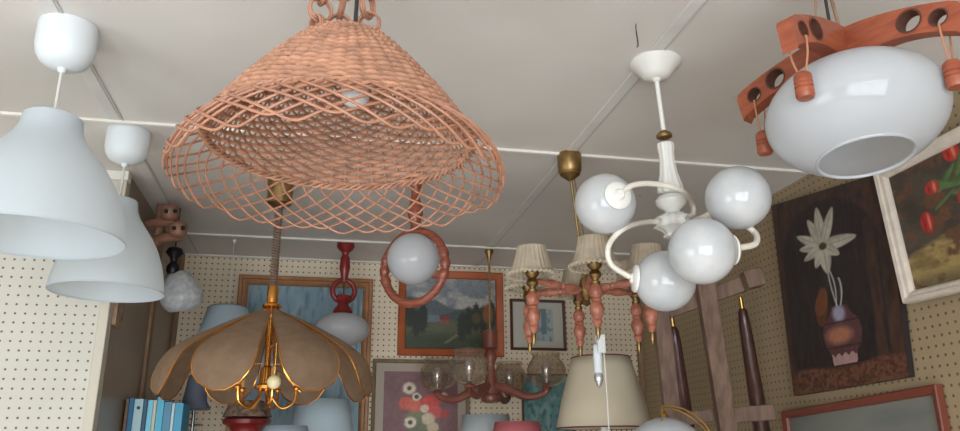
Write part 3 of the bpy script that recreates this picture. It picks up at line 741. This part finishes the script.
def canvas(name, q, nx, ny, fn, root, off=0, m=None):
    """q = TL, TR, BR, BL world corners; fn(u,v) -> srgb 0..255 array"""
    tl, tr, br, bl = q
    us = np.linspace(0, 1, nx); vs = np.linspace(0, 1, ny); U, V = np.meshgrid(us, vs)      # v up
    rgb = np.clip(fn(U, V), 0, 255)/255
    lin = np.where(rgb <= .04045, rgb/12.92, ((rgb+.055)/1.055)**2.4)
    nrm = (tr-tl).cross(tl-bl).normalized()
    rows = [[(bl*(1-u)+br*u)*(1-v)+(tl*(1-u)+tr*u)*v+nrm*off for u in us] for v in vs]
    o = MB().grid(rows).build(name, m or vc_mat('painted_canvas'), root, smooth=False)
    at = o.data.color_attributes.new('Col', 'FLOAT_COLOR', 'POINT')
    arr = np.ones((nx*ny, 4), np.float32); arr[:, :3] = lin.reshape(-1, 3); at.data.foreach_set('color', arr.ravel())
    return o
def inset(q, w_, out=0):
    tl, tr, br, bl = q; n = (tr-tl).cross(tl-bl).normalized(); res = []
    for p, a, b in ((tl, tr, bl), (tr, tl, br), (br, bl, tr), (bl, br, tl)):
        res.append(p+(a-p).normalized()*w_+(b-p).normalized()*w_+n*out)
    return res
def frame(name, q, profile, m, root, parent=None):
    """profile = [(inset, out)]"""
    rings = [inset(q, a, o) for a, o in profile]
    b = MB(); b.flat = True
    rows = [[r[k] for r in rings] for k in range(4)]
    b.grid(rows, closed_v=True)
    return b.build(name, m, root, parent=parent, smooth=False)
def backq(x0, y0, x1, y1, Y=YB-.003):
    """axis-aligned rectangle on the back wall from image rows/cols"""
    a = onYw(x0, y0, Y); b = onYw(x1, y1, Y); c = onYw((x0+x1)/2, y0, Y).z; d = onYw((x0+x1)/2, y1, Y).z
    xa = (onYw(x0, y0, Y).x+onYw(x0, y1, Y).x)/2; xb = (onYw(x1, y0, Y).x+onYw(x1, y1, Y).x)/2
    return [Vector((xa, Y, c)), Vector((xb, Y, c)), Vector((xb, Y, d)), Vector((xa, Y, d))]

# landscape in an orange frame
def land(u, v):
    img = np.zeros(u.shape+(3,))+C(120, 130, 140)
    n = fbm(u, v, 6, 3)
    img = blend(img, (v-.5)*2.2, C(150, 158, 166)); img = blend(img, (n-.44)*5*(v > .5), C(196, 192, 188))
    ridge = .60+.10*np.sin(u*5+1)+.06*fbm(u, v*0, 12, 9); img = blend(img, (ridge-v)*30, C(98, 108, 116))
    ridge2 = .52+.07*np.sin(u*7+3); img = blend(img, (ridge2-v)*30, C(78, 88, 88))
    img = blend(img, (.42-v)*20, C(98, 104, 76)); img = blend(img, (.26-v)*8, C(66, 76, 50))
    img = blend(img, ell(u, v, .28, .42, .14, .05), C(120, 134, 146))
    path = np.abs(u-(.55+.45*(.34-v)/.34*-1+.35*(v/.34)))
    img = blend(img, (1-np.abs(u-(.35+1.1*v))/.035)*(v < .36)*(v > .08), C(146, 136, 104))
    for cx, h in ((.05, .7), (.12, .55), (.19, .62), (.62, .52), (.70, .6), (.78, .66), (.86, .62), (.95, .7)):
        img = blend(img, ell(u+.02*(fbm(u, v, 40, 5)-.5)*3, v, cx, h-.2, .05, .2, .3), C(44, 54, 44))
    img = blend(img, ell(u, v, .91, .5, .06, .14, .5), C(150, 92, 54)); img = blend(img, ell(u, v, .78, .44, .05, .08, .5), C(96, 82, 48))
    img = blend(img, (np.abs(u-.43) < .05)*(np.abs(v-.38) < .035)*1., C(150, 92, 80)); img = blend(img, (np.abs(u-.43) < .055)*(np.abs(v-.43) < .025)*1., C(140, 60, 52))
    return img*(.88+.24*fbm(u, v, 50, 21))[..., None]*.86
q = backq(398, 272, 502.5, 356.5)
t = thing('framed_painting', 'landscape painting of cottage, meadow and mountains in a plain orange-brown wooden frame', 'painting', q[3])
pf = mat('orange_wood_frame', (176, 92, 52), .45, var=.2, vscale=12)
frame('frame', q, [(0, 0), (0, .022), (.004, .026), (.030, .018), (.034, .010), (.034, 0)], pf, t)
canvas('canvas', inset(q, .033, .004), 150, 110, land, t)

# still life of red and white flowers with a wide mat
def bouquet(u, v):
    img = np.zeros(u.shape+(3,))+C(124, 88, 92); img = blend(img, (fbm(u, v, 5, 2)-.4)*2, C(106, 74, 80)); img = blend(img, (.3-v)*4*(1-u), C(150, 84, 70))
    r_ = random.Random(4)
    for cx, cy, rr, c in ((.45, .42, .17, (122, 124, 96)), (.55, .3, .2, (110, 112, 90)), (.30, .62, .10, (196, 92, 76)), (.42, .60, .10, (204, 104, 86)), (.62, .62, .13, (196, 72, 66)), (.70, .52, .09, (190, 84, 74)), (.82, .5, .06, (170, 70, 66)),
                         (.34, .80, .09, (204, 190, 166)), (.44, .70, .06, (206, 192, 172)), (.36, .40, .08, (210, 198, 180)), (.6, .44, .09, (192, 178, 150)), (.80, .70, .07, (196, 176, 150)), (.55, .56, .06, (208, 186, 160)), (.66, .34, .08, (186, 168, 140)), (.5, .15, .13, (170, 150, 120))):
        img = blend(img, ell(u+.03*(fbm(u, v, 30, 6)-.5), v, cx, cy, rr, rr*.8, .35), C(*c))
    for cx, cy in ((.34, .80), (.36, .40), (.44, .70)): img = blend(img, ell(u, v, cx, cy, .03, .025, .5), C(84, 70, 60))
    return img*(.9+.2*fbm(u, v, 40, 8))[..., None]
q = backq(371, 360, 469, 470)
t = thing('framed_painting', 'red and white flower bouquet picture with wide grey-beige mat, below the landscape painting', 'painting', q[3])
frame('frame', q, [(0, 0), (0, .016), (.003, .018), (.012, .014), (.016, .008), (.016, 0)], mat('dull_gold_frame', (126, 108, 82), .4, var=.2, vscale=40), t)
canvas('mat_board', inset(q, .015, .004), 4, 4, lambda u, v: np.zeros(u.shape+(3,))+C(164, 150, 134), t)
canvas('print', inset(q, .052, .0065), 130, 150, bouquet, t)

# blue picture in a double wooden frame, left
def bluepic(u, v):
    img = np.zeros(u.shape+(3,))+C(128, 156, 170); n = fbm(u*1.3, v, 7, 12)
    img = blend(img, (n-.45)*3, C(158, 182, 192)); img = blend(img, (fbm(u*3, v*.7, 14, 3)-.55)*4, C(92, 118, 130))
    img = blend(img, (.35-v)*3, C(150, 178, 192)); return img
q = backq(232, 277.5, 370, 452)
t = thing('framed_painting', 'misty light blue picture in a stepped golden-brown wooden frame, behind the petal lamp', 'painting', q[3])
frame('frame', q, [(0, 0), (0, .020), (.004, .024), (.016, .024), (.019, .016), (.030, .016), (.034, .020), (.040, .016), (.042, .008), (.042, 0)], mat('golden_brown_frame', (166, 116, 74), .4, var=.2, vscale=16), t)
canvas('print', inset(q, .040, .004), 90, 110, bluepic, t)

# small framed print
def smallpic(u, v):
    img = np.zeros(u.shape+(3,))+C(186, 184, 172); m = (np.abs(u-.55) < .26)*(np.abs(v-.5) < .36)*1.
    img = blend(img, m, C(160, 172, 172)); img = blend(img, m*(fbm(u*2, v, 10, 4)-.5)*5, C(112, 130, 134)); img = blend(img, m*(np.abs(u-.62) < .05)*(v > .3), C(104, 124, 134)); return img
q = backq(510, 300, 565, 350.5)
t = thing('framed_print', 'small dark-framed print with a wide off-white mat, right of the landscape painting', 'picture', q[3])
frame('frame', q, [(0, 0), (0, .014), (.002, .016), (.011, .014), (.012, .006), (.012, 0)], mat('dark_brown_frame', (84, 48, 38), .4), t)
canvas('print', inset(q, .011, .003), 60, 60, smallpic, t)

def teal(u, v):
    img = np.zeros(u.shape+(3,))+C(92, 134, 136); img = blend(img, (fbm(u, v, 8, 31)-.42)*4, C(126, 160, 160)); img = blend(img, (fbm(u*2, v*2, 9, 44)-.5)*4, C(60, 104, 100)); return img
q = backq(522, 374, 574, 470)
t = thing('framed_painting', 'blurry teal green picture in a thin dark frame behind the pink lampshade', 'painting', q[3])
frame('frame', q, [(0, 0), (0, .012), (.008, .012), (.009, .004), (.009, 0)], MATS['dark_brown_frame'], t)
canvas('print', inset(q, .008, .003), 50, 70, teal, t)

# ---- right wall pictures
XW = XR-.004
def rq(p): return [onXw(x, y, XW) for x, y in p]
def petal(x, y, x0, y0, x1, y1, w_, soft=.25):
    dx, dy = x1-x0, y1-y0; L2 = dx*dx+dy*dy; L_ = math.sqrt(L2)
    t = ((x-x0)*dx+(y-y0)*dy)/L2; pp = ((x-x0)*dy-(y-y0)*dx)/L_
    hw = w_*np.sqrt(np.clip(np.sin(np.clip(t, 0, 1)**.8*math.pi), 0, 1))*(1.0-.2*np.clip(t, 0, 1))
    return np.clip((hw-np.abs(pp))/(w_*soft)+.2, 0, 1)*(t > 0)*(t < 1), t, pp
def magnolia(u, v):
    x = u*117-9; y = (1-v)*190-3
    img = np.zeros(u.shape+(3,))+C(40, 33, 34)
    img = blend(img, (fbm(u*3, v*.7, 16, 8)-.45)*2.2, C(58, 48, 46))
    band = 1-np.maximum(ell(u, v, .48, .68, .42, .27, .06), ((np.abs(u-.48) < .42)*(v < .68))*1.)
    img = blend(img, band*(.1+1.1*(fbm(u*3, v, 14, 5)-.2)), C(92, 60, 44)); img = blend(img, ((u > .80)*(u < .88)*(v < .8))*(fbm(u*2, v*.5, 20, 2)), C(84, 56, 44))
    lo = .115+.01*np.sin(u*9)
    img = blend(img, (lo-v)*60, C(104, 68, 52)); img = blend(img, (v < lo)*(fbm(u*2, v*3, 26, 3)-.4)*3, C(66, 42, 34))
    img = blend(img, petal(x, y, 32, 118, 40, 92, 8)[0]*.9, C(120, 74, 44)); img = blend(img, petal(x, y, 33, 128, 37, 90, 7)[0]*.7, C(104, 60, 36))
    for x0, y0, x1, y1, x2, y2 in ((45, 72, 55, 88, 50, 114), (46, 72, 46, 92, 52, 114), (56, 86, 60, 98, 54, 114)):
        for i in range(40):
            t = i/39; px = (1-t)**2*x0+2*t*(1-t)*x1+t*t*x2; py = (1-t)**2*y0+2*t*(1-t)*y1+t*t*y2
            img = blend(img, np.clip(1.3-np.hypot(x-px, y-py)/.9, 0, 1), C(170, 172, 166))
    # vase
    top = ell(x, y, 52, 118, 11, 11, .15)*(y < 124)
    hw = np.interp(y, [112, 120, 126, 136, 148, 156, 165], [7, 11, 17, 20, 18, 13, 12])
    vs = ((np.abs(x-53) < hw)*(y > 112)*(y < 166))*1.
    img = blend(img, vs, C(84, 54, 56)); img = blend(img, vs*ell(x, y, 50, 139, 13, 8, .7), C(158, 104, 80)); img = blend(img, vs*ell(x, y, 52, 119, 6, 8, .7), C(150, 146, 166))
    img = blend(img, vs*np.clip(1-np.abs(y-127)/1.2, 0, 1), C(46, 32, 34)); img = blend(img, vs*np.clip(1-np.abs(y-150)/1.2, 0, 1), C(50, 34, 34))
    img = blend(img, vs*(y > 157+1.5*np.sin(x*.9)), C(160, 128, 124))
    cx, cy = 44, 52
    for x1, y1, w_ in ((17, 36, 6), (18, 50, 5.5), (31, 22, 6), (22, 62, 5.5), (42, 12, 6.5), (58, 16, 6), (34, 72, 6), (78, 50, 7.5), (46, 80, 7.5), (60, 64, 6)):
        m_, t, pp = petal(x, y, cx, cy, x1, y1, w_)
        img = blend(img, m_, C(178, 172, 156)); img = blend(img, m_*np.clip(.8-np.abs(pp)/1.2, 0, 1)*.7, C(112, 106, 92)); img = blend(img, m_*np.clip(pp/w_, 0, 1)*.6, C(116, 110, 100))
    img = blend(img, ell(x, y, cx, cy, 4, 3.6, .4), C(74, 56, 38))
    return img*(.9+.2*fbm(u, v, 50, 8))[..., None]
q = rq([(776, 206), (890, 172), (915, 377), (799, 396)])
t = thing('board_painting', 'dark painting of a white lily-like flower in a vase, unframed board on the right wall', 'painting', q[3])
def slab(q, th, name, m, root):
    n = (q[1]-q[0]).cross(q[0]-q[3]).normalized(); b = MB(); b.flat = True; o = len(b.v)
    b.v += [tuple(p) for p in q]+[tuple(p+n*th) for p in q]
    b.f += [(0, 1, 2, 3), (4, 5, 6, 7), (0, 1, 5, 4), (1, 2, 6, 5), (2, 3, 7, 6), (3, 0, 4, 7)]
    return b.build(name, m, root, smooth=False)
slab(q, .018, 'board', mat('black_board', (40, 32, 32), .5), t)
canvas('painted_face', q, 170, 260, magnolia, t, off=.0185, m=vc_mat('painted_board', .4))

def tulips(u, v):
    x = u*150; y = (1-v)*128
    img = np.zeros(u.shape+(3,))+C(64, 56, 48); img = blend(img, (fbm(u, v, 5, 3)-.35)*2, C(84, 72, 60))
    hill = 88-16*np.sin(u*2.2)+4*fbm(u, v*0, 9, 4); img = blend(img, (y-hill)/5, C(152, 130, 82)); img = blend(img, (y > hill)*(fbm(u*1.2, v*3, 7, 6)-.5)*4, C(120, 100, 62)); img = blend(img, (y-112)/10, C(112, 98, 66)); img = blend(img, (y-112)/10*(fbm(u, v, 14, 1)-.45)*4, C(96, 66, 48))
    for x0, y0, x1, y1, w_ in ((36, 44, 62, 22, 4), (40, 40, 70, 40, 5), (30, 30, 60, 44, 4), (28, 60, 56, 46, 2), (56, 44, 86, 30, 5), (50, 50, 96, 56, 4), (60, 36, 76, 8, 4)):
        m_, t, pp = petal(x-17, y+6, x0, y0, x1, y1, w_); img = blend(img, m_, C(84, 112, 66)); img = blend(img, m_*np.clip(pp/w_, 0, 1), C(54, 76, 46))
    for cx, cy, rx, ry, c in ((48, 31, 9, 7, (168, 54, 42)), (33, 63, 8, 11, (164, 40, 38)), (78, 4, 9, 10, (184, 48, 40)), (92, 24, 9, 9, (180, 60, 48)), (96, 34, 10, 9, (176, 56, 48)), (80, 52, 8, 9, (160, 44, 40)), (112, 18, 9, 8, (186, 70, 58))):
        img = blend(img, ell(x, y, cx, cy, rx, ry, .25), C(*c)); img = blend(img, ell(x, y, cx+rx*.3, cy, rx*.2, ry*.8, .7)*.8, C(208, 140, 112)); img = blend(img, ell(x, y, cx-rx*.4, cy+1, rx*.15, ry*.7, .7)*.7, C(110, 30, 30))
    return img*(.9+.2*fbm(u, v, 40, 2))[..., None]
XT = XR-.028; tl_ = onXw(880, 172, XT); bl_ = onXw(911, 304, XT)
wy = .46
q = [tl_, tl_+Vector((0, -wy, .005)), bl_+Vector((0, -wy-.01, -.01)), bl_]
t = thing('framed_painting', 'red tulips painting in a cream-white frame on the right wall at the right edge', 'painting', q[3])
frame('frame', q, [(0, 0), (0, .022), (.003, .027), (.012, .025), (.015, .020), (.024, .018), (.030, .010), (.030, 0)], mat('cream_gilt_frame', (206, 194, 180), .45, var=.12, vscale=30), t)
canvas('canvas', inset(q, .029, .004), 150, 130, tulips, t)

def greyart(u, v):
    img = np.zeros(u.shape+(3,))+C(122, 122, 114); return blend(img, (fbm(u, v, 4, 9)-.4)*2, C(104, 108, 104))
q = rq([(786, 412), (942, 384), (958, 470), (798, 505)])
t = thing('framed_picture', 'reddish-brown framed greyish picture at the bottom right below the flower board', 'picture', q[3])
frame('frame', q, [(0, 0), (0, .018), (.003, .021), (.020, .016), (.023, .008), (.023, 0)], mat('red_brown_frame', (116, 60, 46), .4), t)
canvas('print', inset(q, .022, .004), 40, 40, greyart, t)

# ------------------------------------------------------------------ wooden stool frame and table legs, right
DS = 2.15
def bm_(a, b, w_, d_, d1=DS, d2=DS): return P(a[0], a[1], d1), P(b[0], b[1], d2)
vdir = Vector((math.sin(YAW), math.cos(YAW), 0))
t = thing('wooden_stool', 'worn grey-brown wooden stool frame standing against the right wall below the globe chandelier', 'stool', P(725, 600, DS))
px = DS/F
def post(name, a, b, d1, d2, wpx, m=wood_grey, dep=.03, bev=.003):
    A_, B_ = P(a[0], a[1], d1), P(b[0], b[1], d2)
    return MB().beam(A_, B_, wpx*px, dep, upv=vdir).build(name, m, t, bevel=bev)
def ext(a, b, y): k = (y-a[1])/(b[1]-a[1]); return (a[0]+(b[0]-a[0])*k, y)
post('post', (702, 266), ext((704, 286), (727, 431), 640), DS, DS, 18, dep=.035)
post('post', (659, 300), ext((661, 315), (674, 431), 640), DS+.02, DS+.02, 16, dep=.035)
post('rail', (654, 316), (757, 279), DS+.03, DS+.03, 15, dep=.022)
post('rail', (690, 299), (745, 288), DS+.06, DS+.06, 9, dep=.02)
post('rail_end', (744, 281), (761, 277), DS, DS, 18, dep=.05)
post('rung', (722, 416), (774, 412), DS, DS, 15, dep=.025)
post('rung', (668, 421), (727, 413), DS+.04, DS+.04, 13, dep=.02)
for (a, b, d_, lab) in (((673, 326), (693, 470), DS+.16, 'dark varnished wooden leg with brass ferrule leaning between the stool posts'),
                        ((742, 308), (760, 420), DS+.17, 'dark reddish wooden leg with metal tip leaning right of the stool frame')):
    A_, B_ = P(a[0], a[1], d_), P(b[0], b[1], d_); B_ = A_+(B_-A_)*1.9
    t2 = thing('wooden_pole', lab, 'pole', B_, 'dark wooden poles behind the stool')
    L_ = (B_-A_).length
    MB().lathe([(0, .007), (.01, .014), (.05, .018), (L_*.45, .024), (L_*.8, .028), (L_, .028)], A_, 24, axis=(B_-A_)).build('shaft', wood_leg, t2)
    MB().lathe([(-.035, .005), (-.03, .006), (0, .0065), (.004, .008)], A_, 16, axis=(B_-A_)).build('metal_tip', brass, t2)

# ------------------------------------------------------------------ white lamp with brass hoop, bottom
c = P(668, 470, 1.9)
t = thing('table_lamp', 'white glass dome lamp with thin brass hoop, low in front of the stool frame', 'lamp', (c.x, c.y, .95))
z = lambda y: zat(c, y); px2 = pj(Vector((c.x, c.y, z(431))))[2]/F
MB().lathe([(z(417), 2*px2), (z(419), 10*px2), (z(423), 20*px2), (z(429), 28*px2), (z(437), 34*px2), (z(447), 36*px2)], c, 40, cap=False).build('glass_dome', opal, t, solid=.003)
MB().lathe([(z(413), .003), (z(414), .010), (z(418), .012)], c, 16).build('finial', brass, t)
MB().tube([(c.x, c.y, .99), (c.x, c.y, z(418))], .007, 12).build('stem', brass, t)
MB().lathe([(.95, .07), (.96, .07), (.975, .05), (.99, .01)], c, 32).build('base', brass, t)
b = MB()
for o_ in (0, .008):
    b.tube([P(662, 418, 1.9)+Vector((0, 0, -o_)), P(663, 406, 1.9)+Vector((0, 0, -o_)), P(678, 407, 1.9)+Vector((0, 0, -o_)), P(698, 417, 1.9)+Vector((-o_, 0, -o_)), P(712, 436, 1.9)+Vector((-o_, 0, 0)), P(716, 455, 1.9)+Vector((-o_, 0, 0)), Vector((c.x+.1, c.y, .99)), Vector((c.x+.03, c.y, .965))], .0022, 6, smooth=8)
b.build('brass_hoop', brass, t)

# ------------------------------------------------------------------ display shelf below the frame and what stands on it
ZS = 1.22
t = thing('display_shelf', 'long plain wooden shelf under the table lamps along the back wall', 'shelf', (0.4, 3.2, ZS-.03))
MB().box((-.55, 2.78, ZS-.03), (1.46, YB-.03, ZS)).build('shelf_board', wood_pale, t, bevel=.002)
for x in (-.5, .4, 1.3): MB().box((x, 2.82, 0), (x+.05, YB-.05, ZS-.03)).build('upright', wood_pale, t)

def drum_lamp(name, label, pix, d, shade_rows, m, trim=None, base_m=ceramic):
    c = P(pix, 420, d); c2 = (c.x, c.y)
    t = thing(name, label, 'lamp', (c.x, c.y, ZS)); pr = prof(c2, shade_rows)
    MB().lathe(pr, c2, 64, cap=False).build('lamp_shade', m, t, solid=.0025)
    z1 = pr[-1][0]; z0 = pr[0][0]
    MB().lathe([(ZS, .055), (ZS+.012, .055), (ZS+.03, .03), (ZS+.08, .045), (z1-.05, .02), (z1, .012), (z1+.03, .012)], c2, 32).build('base', base_m, t)
    MB().tube([(c.x, c.y, z1+.02), (c.x, c.y, z0-.01)], .004, 8).tube([(c.x-pr[0][1]*.98, c.y, z0-.008), (c.x+pr[0][1]*.98, c.y, z0-.008)], .002, 6).build('shade_carrier', brass, t)
    if trim:
        for zz, rr in (pr[0], pr[-1]): MB().ring((c.x, c.y, zz), rr+.001, .0022, (0, 0, 1), 64, 6).build('trim_band', trim, t)
    return t
burg = mat('burgundy_trim', (96, 38, 48), .6)
drum_lamp('table_lamp', 'cream cone lampshade with burgundy trim, standing bottom centre right', 604, 2.45, [(358, 29), (368, 31.5), (400, 41), (428, 47.5)], shade_cream, burg)
drum_lamp('table_lamp', 'soft pink lampshade peeking up at the bottom beside the cream cone shade', 517, 2.75, [(422, 22), (440, 26), (470, 30)], mat('pink_shade', (196, 108, 112), .7, translucent=.15))
drum_lamp('table_lamp', 'pale grey-white lampshade behind the pink one at the bottom centre', 486, 2.95, [(415, 23), (440, 27), (465, 30)], mat('pale_grey_shade', (176, 182, 184), .7, translucent=.15))
drum_lamp('table_lamp', 'large pale blue lampshade below the right petals of the brown petal lamp', 322, 2.95, [(400, 25), (420, 29), (470, 38)], mat('pale_blue_shade', (186, 205, 215), .7, translucent=.15))
drum_lamp('table_lamp', 'small bluish-white lampshade at the bottom edge between the red base and the pale blue shade', 287, 2.5, [(426, 20), (440, 24), (465, 28)], mat('blue_white_shade', (178, 194, 208), .7, translucent=.15))

# red stand topped with a floral rough shade
c = P(247, 420, 2.7); c2 = (c.x, c.y)
t = thing('table_lamp', 'dark red turned stand under a speckled rough floral shade, below the petal lamp', 'lamp', (c.x, c.y, ZS))
MB().lathe(prof(c2, [(400, 3), (401, 15), (404, 17), (410, 21), (417, 24), (418, 8)]), c2, 40).build('speckled_shade', mat('speckled_floral', (142, 118, 96), .8, vscale=55, rgb2=(74, 56, 46), bump=.9, bscale=90), t)
pr = prof(c2, [(418, 20), (420, 24), (424, 23), (427, 17), (431, 15)])
MB().lathe([(ZS, .07), (ZS+.02, .07), (ZS+.06, .03), (pr[-1][0]-.06, .045)]+pr[::-1], c2, 40).build('turned_base', wood_red_dark, t)

# grey lamp on chrome stem
c = P(193, 420, 2.75); c2 = (c.x, c.y)
t = thing('desk_lamp', 'small dark grey conical lamp on a thin chrome stem right of the blue folders', 'lamp', (c.x, c.y, ZS))
MB().lathe(prof(c2, [(374, 5), (376, 8), (402, 12), (409, 16), (410, 14)]), c2, 32).build('lamp_shade', mat('slate_shade', (92, 98, 112), .5), t)
MB().tube([(c.x, c.y, ZS+.01), (c.x, c.y, zat(c, 409))], .006, 10).build('stem', chrome, t)
MB().lathe([(ZS, .06), (ZS+.01, .06), (ZS+.015, .01)], c2, 32).build('base', chrome, t)
MB().tube([Vector((c.x-.03, c.y, zat(c, 425))), Vector((c.x+.03, c.y, zat(c, 425)))], .004, 8).build('cross_knob', chrome, t)

# pale blue shade seen behind the top left of the petal lamp: hangs on the wall picture line
c = P(226, 330, 3.0); c2 = (c.x, c.y)
t = thing('pendant_lamp', 'pale bluish lampshade half hidden behind the upper left of the petal lamp', 'pendant lamp', (c.x, c.y, ZC))
pr = prof(c2, [(307, 17), (309, 19), (335, 26), (352, 29)])
MB().lathe(pr, c2, 48, cap=False).lathe([(pr[0][0], .004), (pr[0][0], pr[0][1])], c2, 48, cap=False).build('lamp_shade', MATS['pale_blue_shade'], t, solid=.002)
MB().tube([(c.x, c.y, ZC-.01), (c.x, c.y, pr[0][0])], .0015, 6).build('cord', white_cable, t)
MB().lathe([(ZC, .008), (ZC-.008, .008), (ZC-.014, .004)], c2, 16).build('ceiling_cap', white_cap, t)

# ------------------------------------------------------------------ hanging bulb holder with price tag
c = P(597, 345, 2.12)
t = thing('hanging_bulb', 'white candle bulb in a socket with paper price tag, dangling from the chandelier', 'light bulb', c)
zz = lambda y: zat(c, y)
MB().lathe([(zz(344), .004), (zz(345), .010), (zz(352), .012), (zz(356), .0125), (zz(371), .012), (zz(373), .014)], c, 20).build('bulb_socket', white_cap, t)
MB().lathe([(zz(373), .009), (zz(376), .0125), (zz(380), .0125), (zz(385), .007), (zz(388), .001)], c, 20).build('bulb', clear_bulb, t)
MB().tube([(c.x, c.y, zz(345)), (c.x-.003, c.y, zz(337)), (c.x+.004, c.y-.004, zz(330))], .002, 6).build('cord', white_cable, t)
MB().tube([(c.x+.016, c.y-.008, zz(354)), (c.x+.018, c.y-.008, zz(400)), (c.x+.018, c.y-.008, zz(440))], .0018, 6).build('string', white_cable, t)
pt = P(601.5, 345, 2.09)
MB().box((pt.x-.011, pt.y-.0005, zz(354)), (pt.x+.011, pt.y+.0005, zz(336))).build('price_tag', mat('white_paper', (212, 214, 214), .7), t)

# ------------------------------------------------------------------ small ceramic globe and pine spotlight bar
def spot_bar():
    d = 2.62
    t = thing('wooden_spotlight_bar', 'orange pine double bar with drilled knobs fixed near the ceiling at the left corner', 'ceiling light', P(160, 222, d))
    for (a, b_) in (((143, 224), (176, 221)), ((146, 240), (181, 236))):
        MB().tube([P(a[0], a[1], d+.02), P(b_[0], b_[1], d)], 5*d/F, 14).build('bar', wood_spot, t)
    for (x, y) in ((170, 212), (178, 229)):
        k = MB(); A_ = P(x, y-8, d-.01); B_ = P(x, y+8, d-.01)
        k.lathe([(0, .012), (.006, .024), (.016, .030), (.04, .030), (.05, .024), (.056, .012)], A_, 24, axis=(B_-A_)); o = k.build('knob', wood_spot, t)
        for hx in (-4, 5):
            hp = P(x+hx, y-1, d-.042)
            MB().sphere(hp, .0075, 14, 8).build('dark_hole', dark_metal, t, parent=o)
    e = P(158, 232, d+.02)
    MB().tube([(e.x, e.y, ZC), (e.x, e.y, e.z-.05)], .014, 14).build('mounting_post', wood_spot, t)
spot_bar()
c = P(174, 260, 2.66); c2 = (c.x, c.y)
t = thing('pendant_lamp', 'small textured white egg-shaped glass globe on a dark fitting in the left corner', 'pendant lamp', (c.x, c.y, ZC))
MB().lathe(prof(c2, [(247, 3), (249, 7), (253, 8.5), (258, 4), (262, 3), (266, 6), (271, 6.5), (274, 5)]), c2, 24).build('fitting', dark_metal, t)
MB().tube([(c.x, c.y, ZC), (c.x, c.y, zat(c, 248))], .003, 8).build('cord', black_cable, t)
gc = P(181, 292, 2.66); ax = (P(183, 312, 2.66)-P(177, 272, 2.665)).normalized()
pxx = 2.66/F
MB().lathe([(a*pxx, b_*pxx) for a, b_ in ((-21, 6), (-19, 9), (-15, 13), (-8, 17), (0, 20), (7, 20.5), (13, 18.5), (17, 15), (18.5, 12.5), (18, 11), (14, 15), (5, 18))], gc, 48, axis=ax, cap=False).build('glass_globe', mat('crackled_white_glass', (196, 200, 202), .3, vscale=60, rgb2=(168, 172, 176), bump=.6, bscale=120), t)
# spring line to the fitting is one bent arm
MB().tube([Vector((c.x, c.y, zat(c, 270))), gc-ax*(20*pxx)], .008, 10).build('neck', chrome, t)

# ------------------------------------------------------------------ blue folders on a side shelf
YBk = 2.72
tops = onYw(130, 400, YBk); zb = 1.42
t = thing('wall_shelf', 'narrow side shelf carrying the row of blue folders', 'shelf', (-.5, YBk+.05, zb-.02))
xb0 = onYw(122, 420, YBk).x; xb1 = onYw(186, 420, YBk).x
MB().box((XS+.001, YBk-.02, zb-.018), (xb1+.02, YBk+.17, zb)).build('board', wood_pale, t)
MB().box((XS+.001, YBk+.0, zb-.10), (XS+.02, YBk+.15, zb-.018)).build('bracket', wood_pale, t)
bk = [(124.5, 127.5, 399, (112, 84, 66), 'thin brown'), (128, 132.8, 398, (30, 104, 146), 'dark blue'), (133.2, 142, 399, (164, 196, 204), 'pale grey-blue'), (142.4, 146.2, 399, (32, 74, 98), 'navy'),
      (146.8, 152, 400, (110, 188, 212), 'light blue'), (152.3, 155.5, 400, (188, 184, 164), 'cream'), (156, 163, 397, (74, 170, 200), 'bright cyan-blue'), (163.4, 170.8, 402, (70, 132, 160), 'steel blue'), (171.2, 174, 403, (182, 200, 204), 'whitish'), (174.4, 182.5, 403, (58, 150, 184), 'sky blue')]
first = None
for i, (x0, x1, yt, col, nm) in enumerate(bk):
    xa, xb = onYw(x0, 415, YBk).x, onYw(x1, 415, YBk).x; zt_ = onYw((x0+x1)/2, yt, YBk).z
    root = thing('folder', '%s folder spine %s' % (nm, ('at the left end of the folder row', 'second from the left in the row of folders', 'beside the dark blue folder', 'left of the light blue folder', 'left of the cream folder',
            'between light blue and cyan folders', 'in the middle of the row, tallest', 'right of the bright cyan folder', 'thin, left of the last sky blue folder', 'at the right end of the folder row')[i]), 'folder', (xa, YBk, zb), 'blue folders on the side shelf')
    m_ = mat('folder_'+nm.replace(' ', '_').replace('-', '_'), col, .45)
    MB().box((xa, YBk, zb), (xb-.0005, YBk+.004, zt_)).box((xa, YBk+.004, zb), (xa+.0015, YBk+.15, zt_)).box((xb-.002, YBk+.004, zb), (xb-.0005, YBk+.15, zt_)).build('cover', m_, root)
    MB().box((xa+.0018, YBk+.006, zb+.003), (xb-.0025, YBk+.145, zt_-.006)).build('pages', mat('paper_pages', (206, 200, 186), .8), root)
    if i == 2:
        MB().lathe([(0, .004), (.001, .0055), (.0012, .0035)], ((xa+xb)/2, YBk-.0002, zt_-.028), 16, axis=(0, -1, 0)).build('finger_hole', dark_metal, root)

# small colourful card pinned on the partition edge
a = onXw(114, 308, XS+.002)
t_ = MB().box((XS+.001, a.y-.0, a.z-.05), (XS+.012, a.y+.08, a.z+.045)).build('notepad', mat('yellow_card', (176, 148, 84), .6, vscale=40, rgb2=(120, 96, 110)), None)
tag(t_, 'small yellow and purple card hanging on the brown side board below the white pendants', 'card')
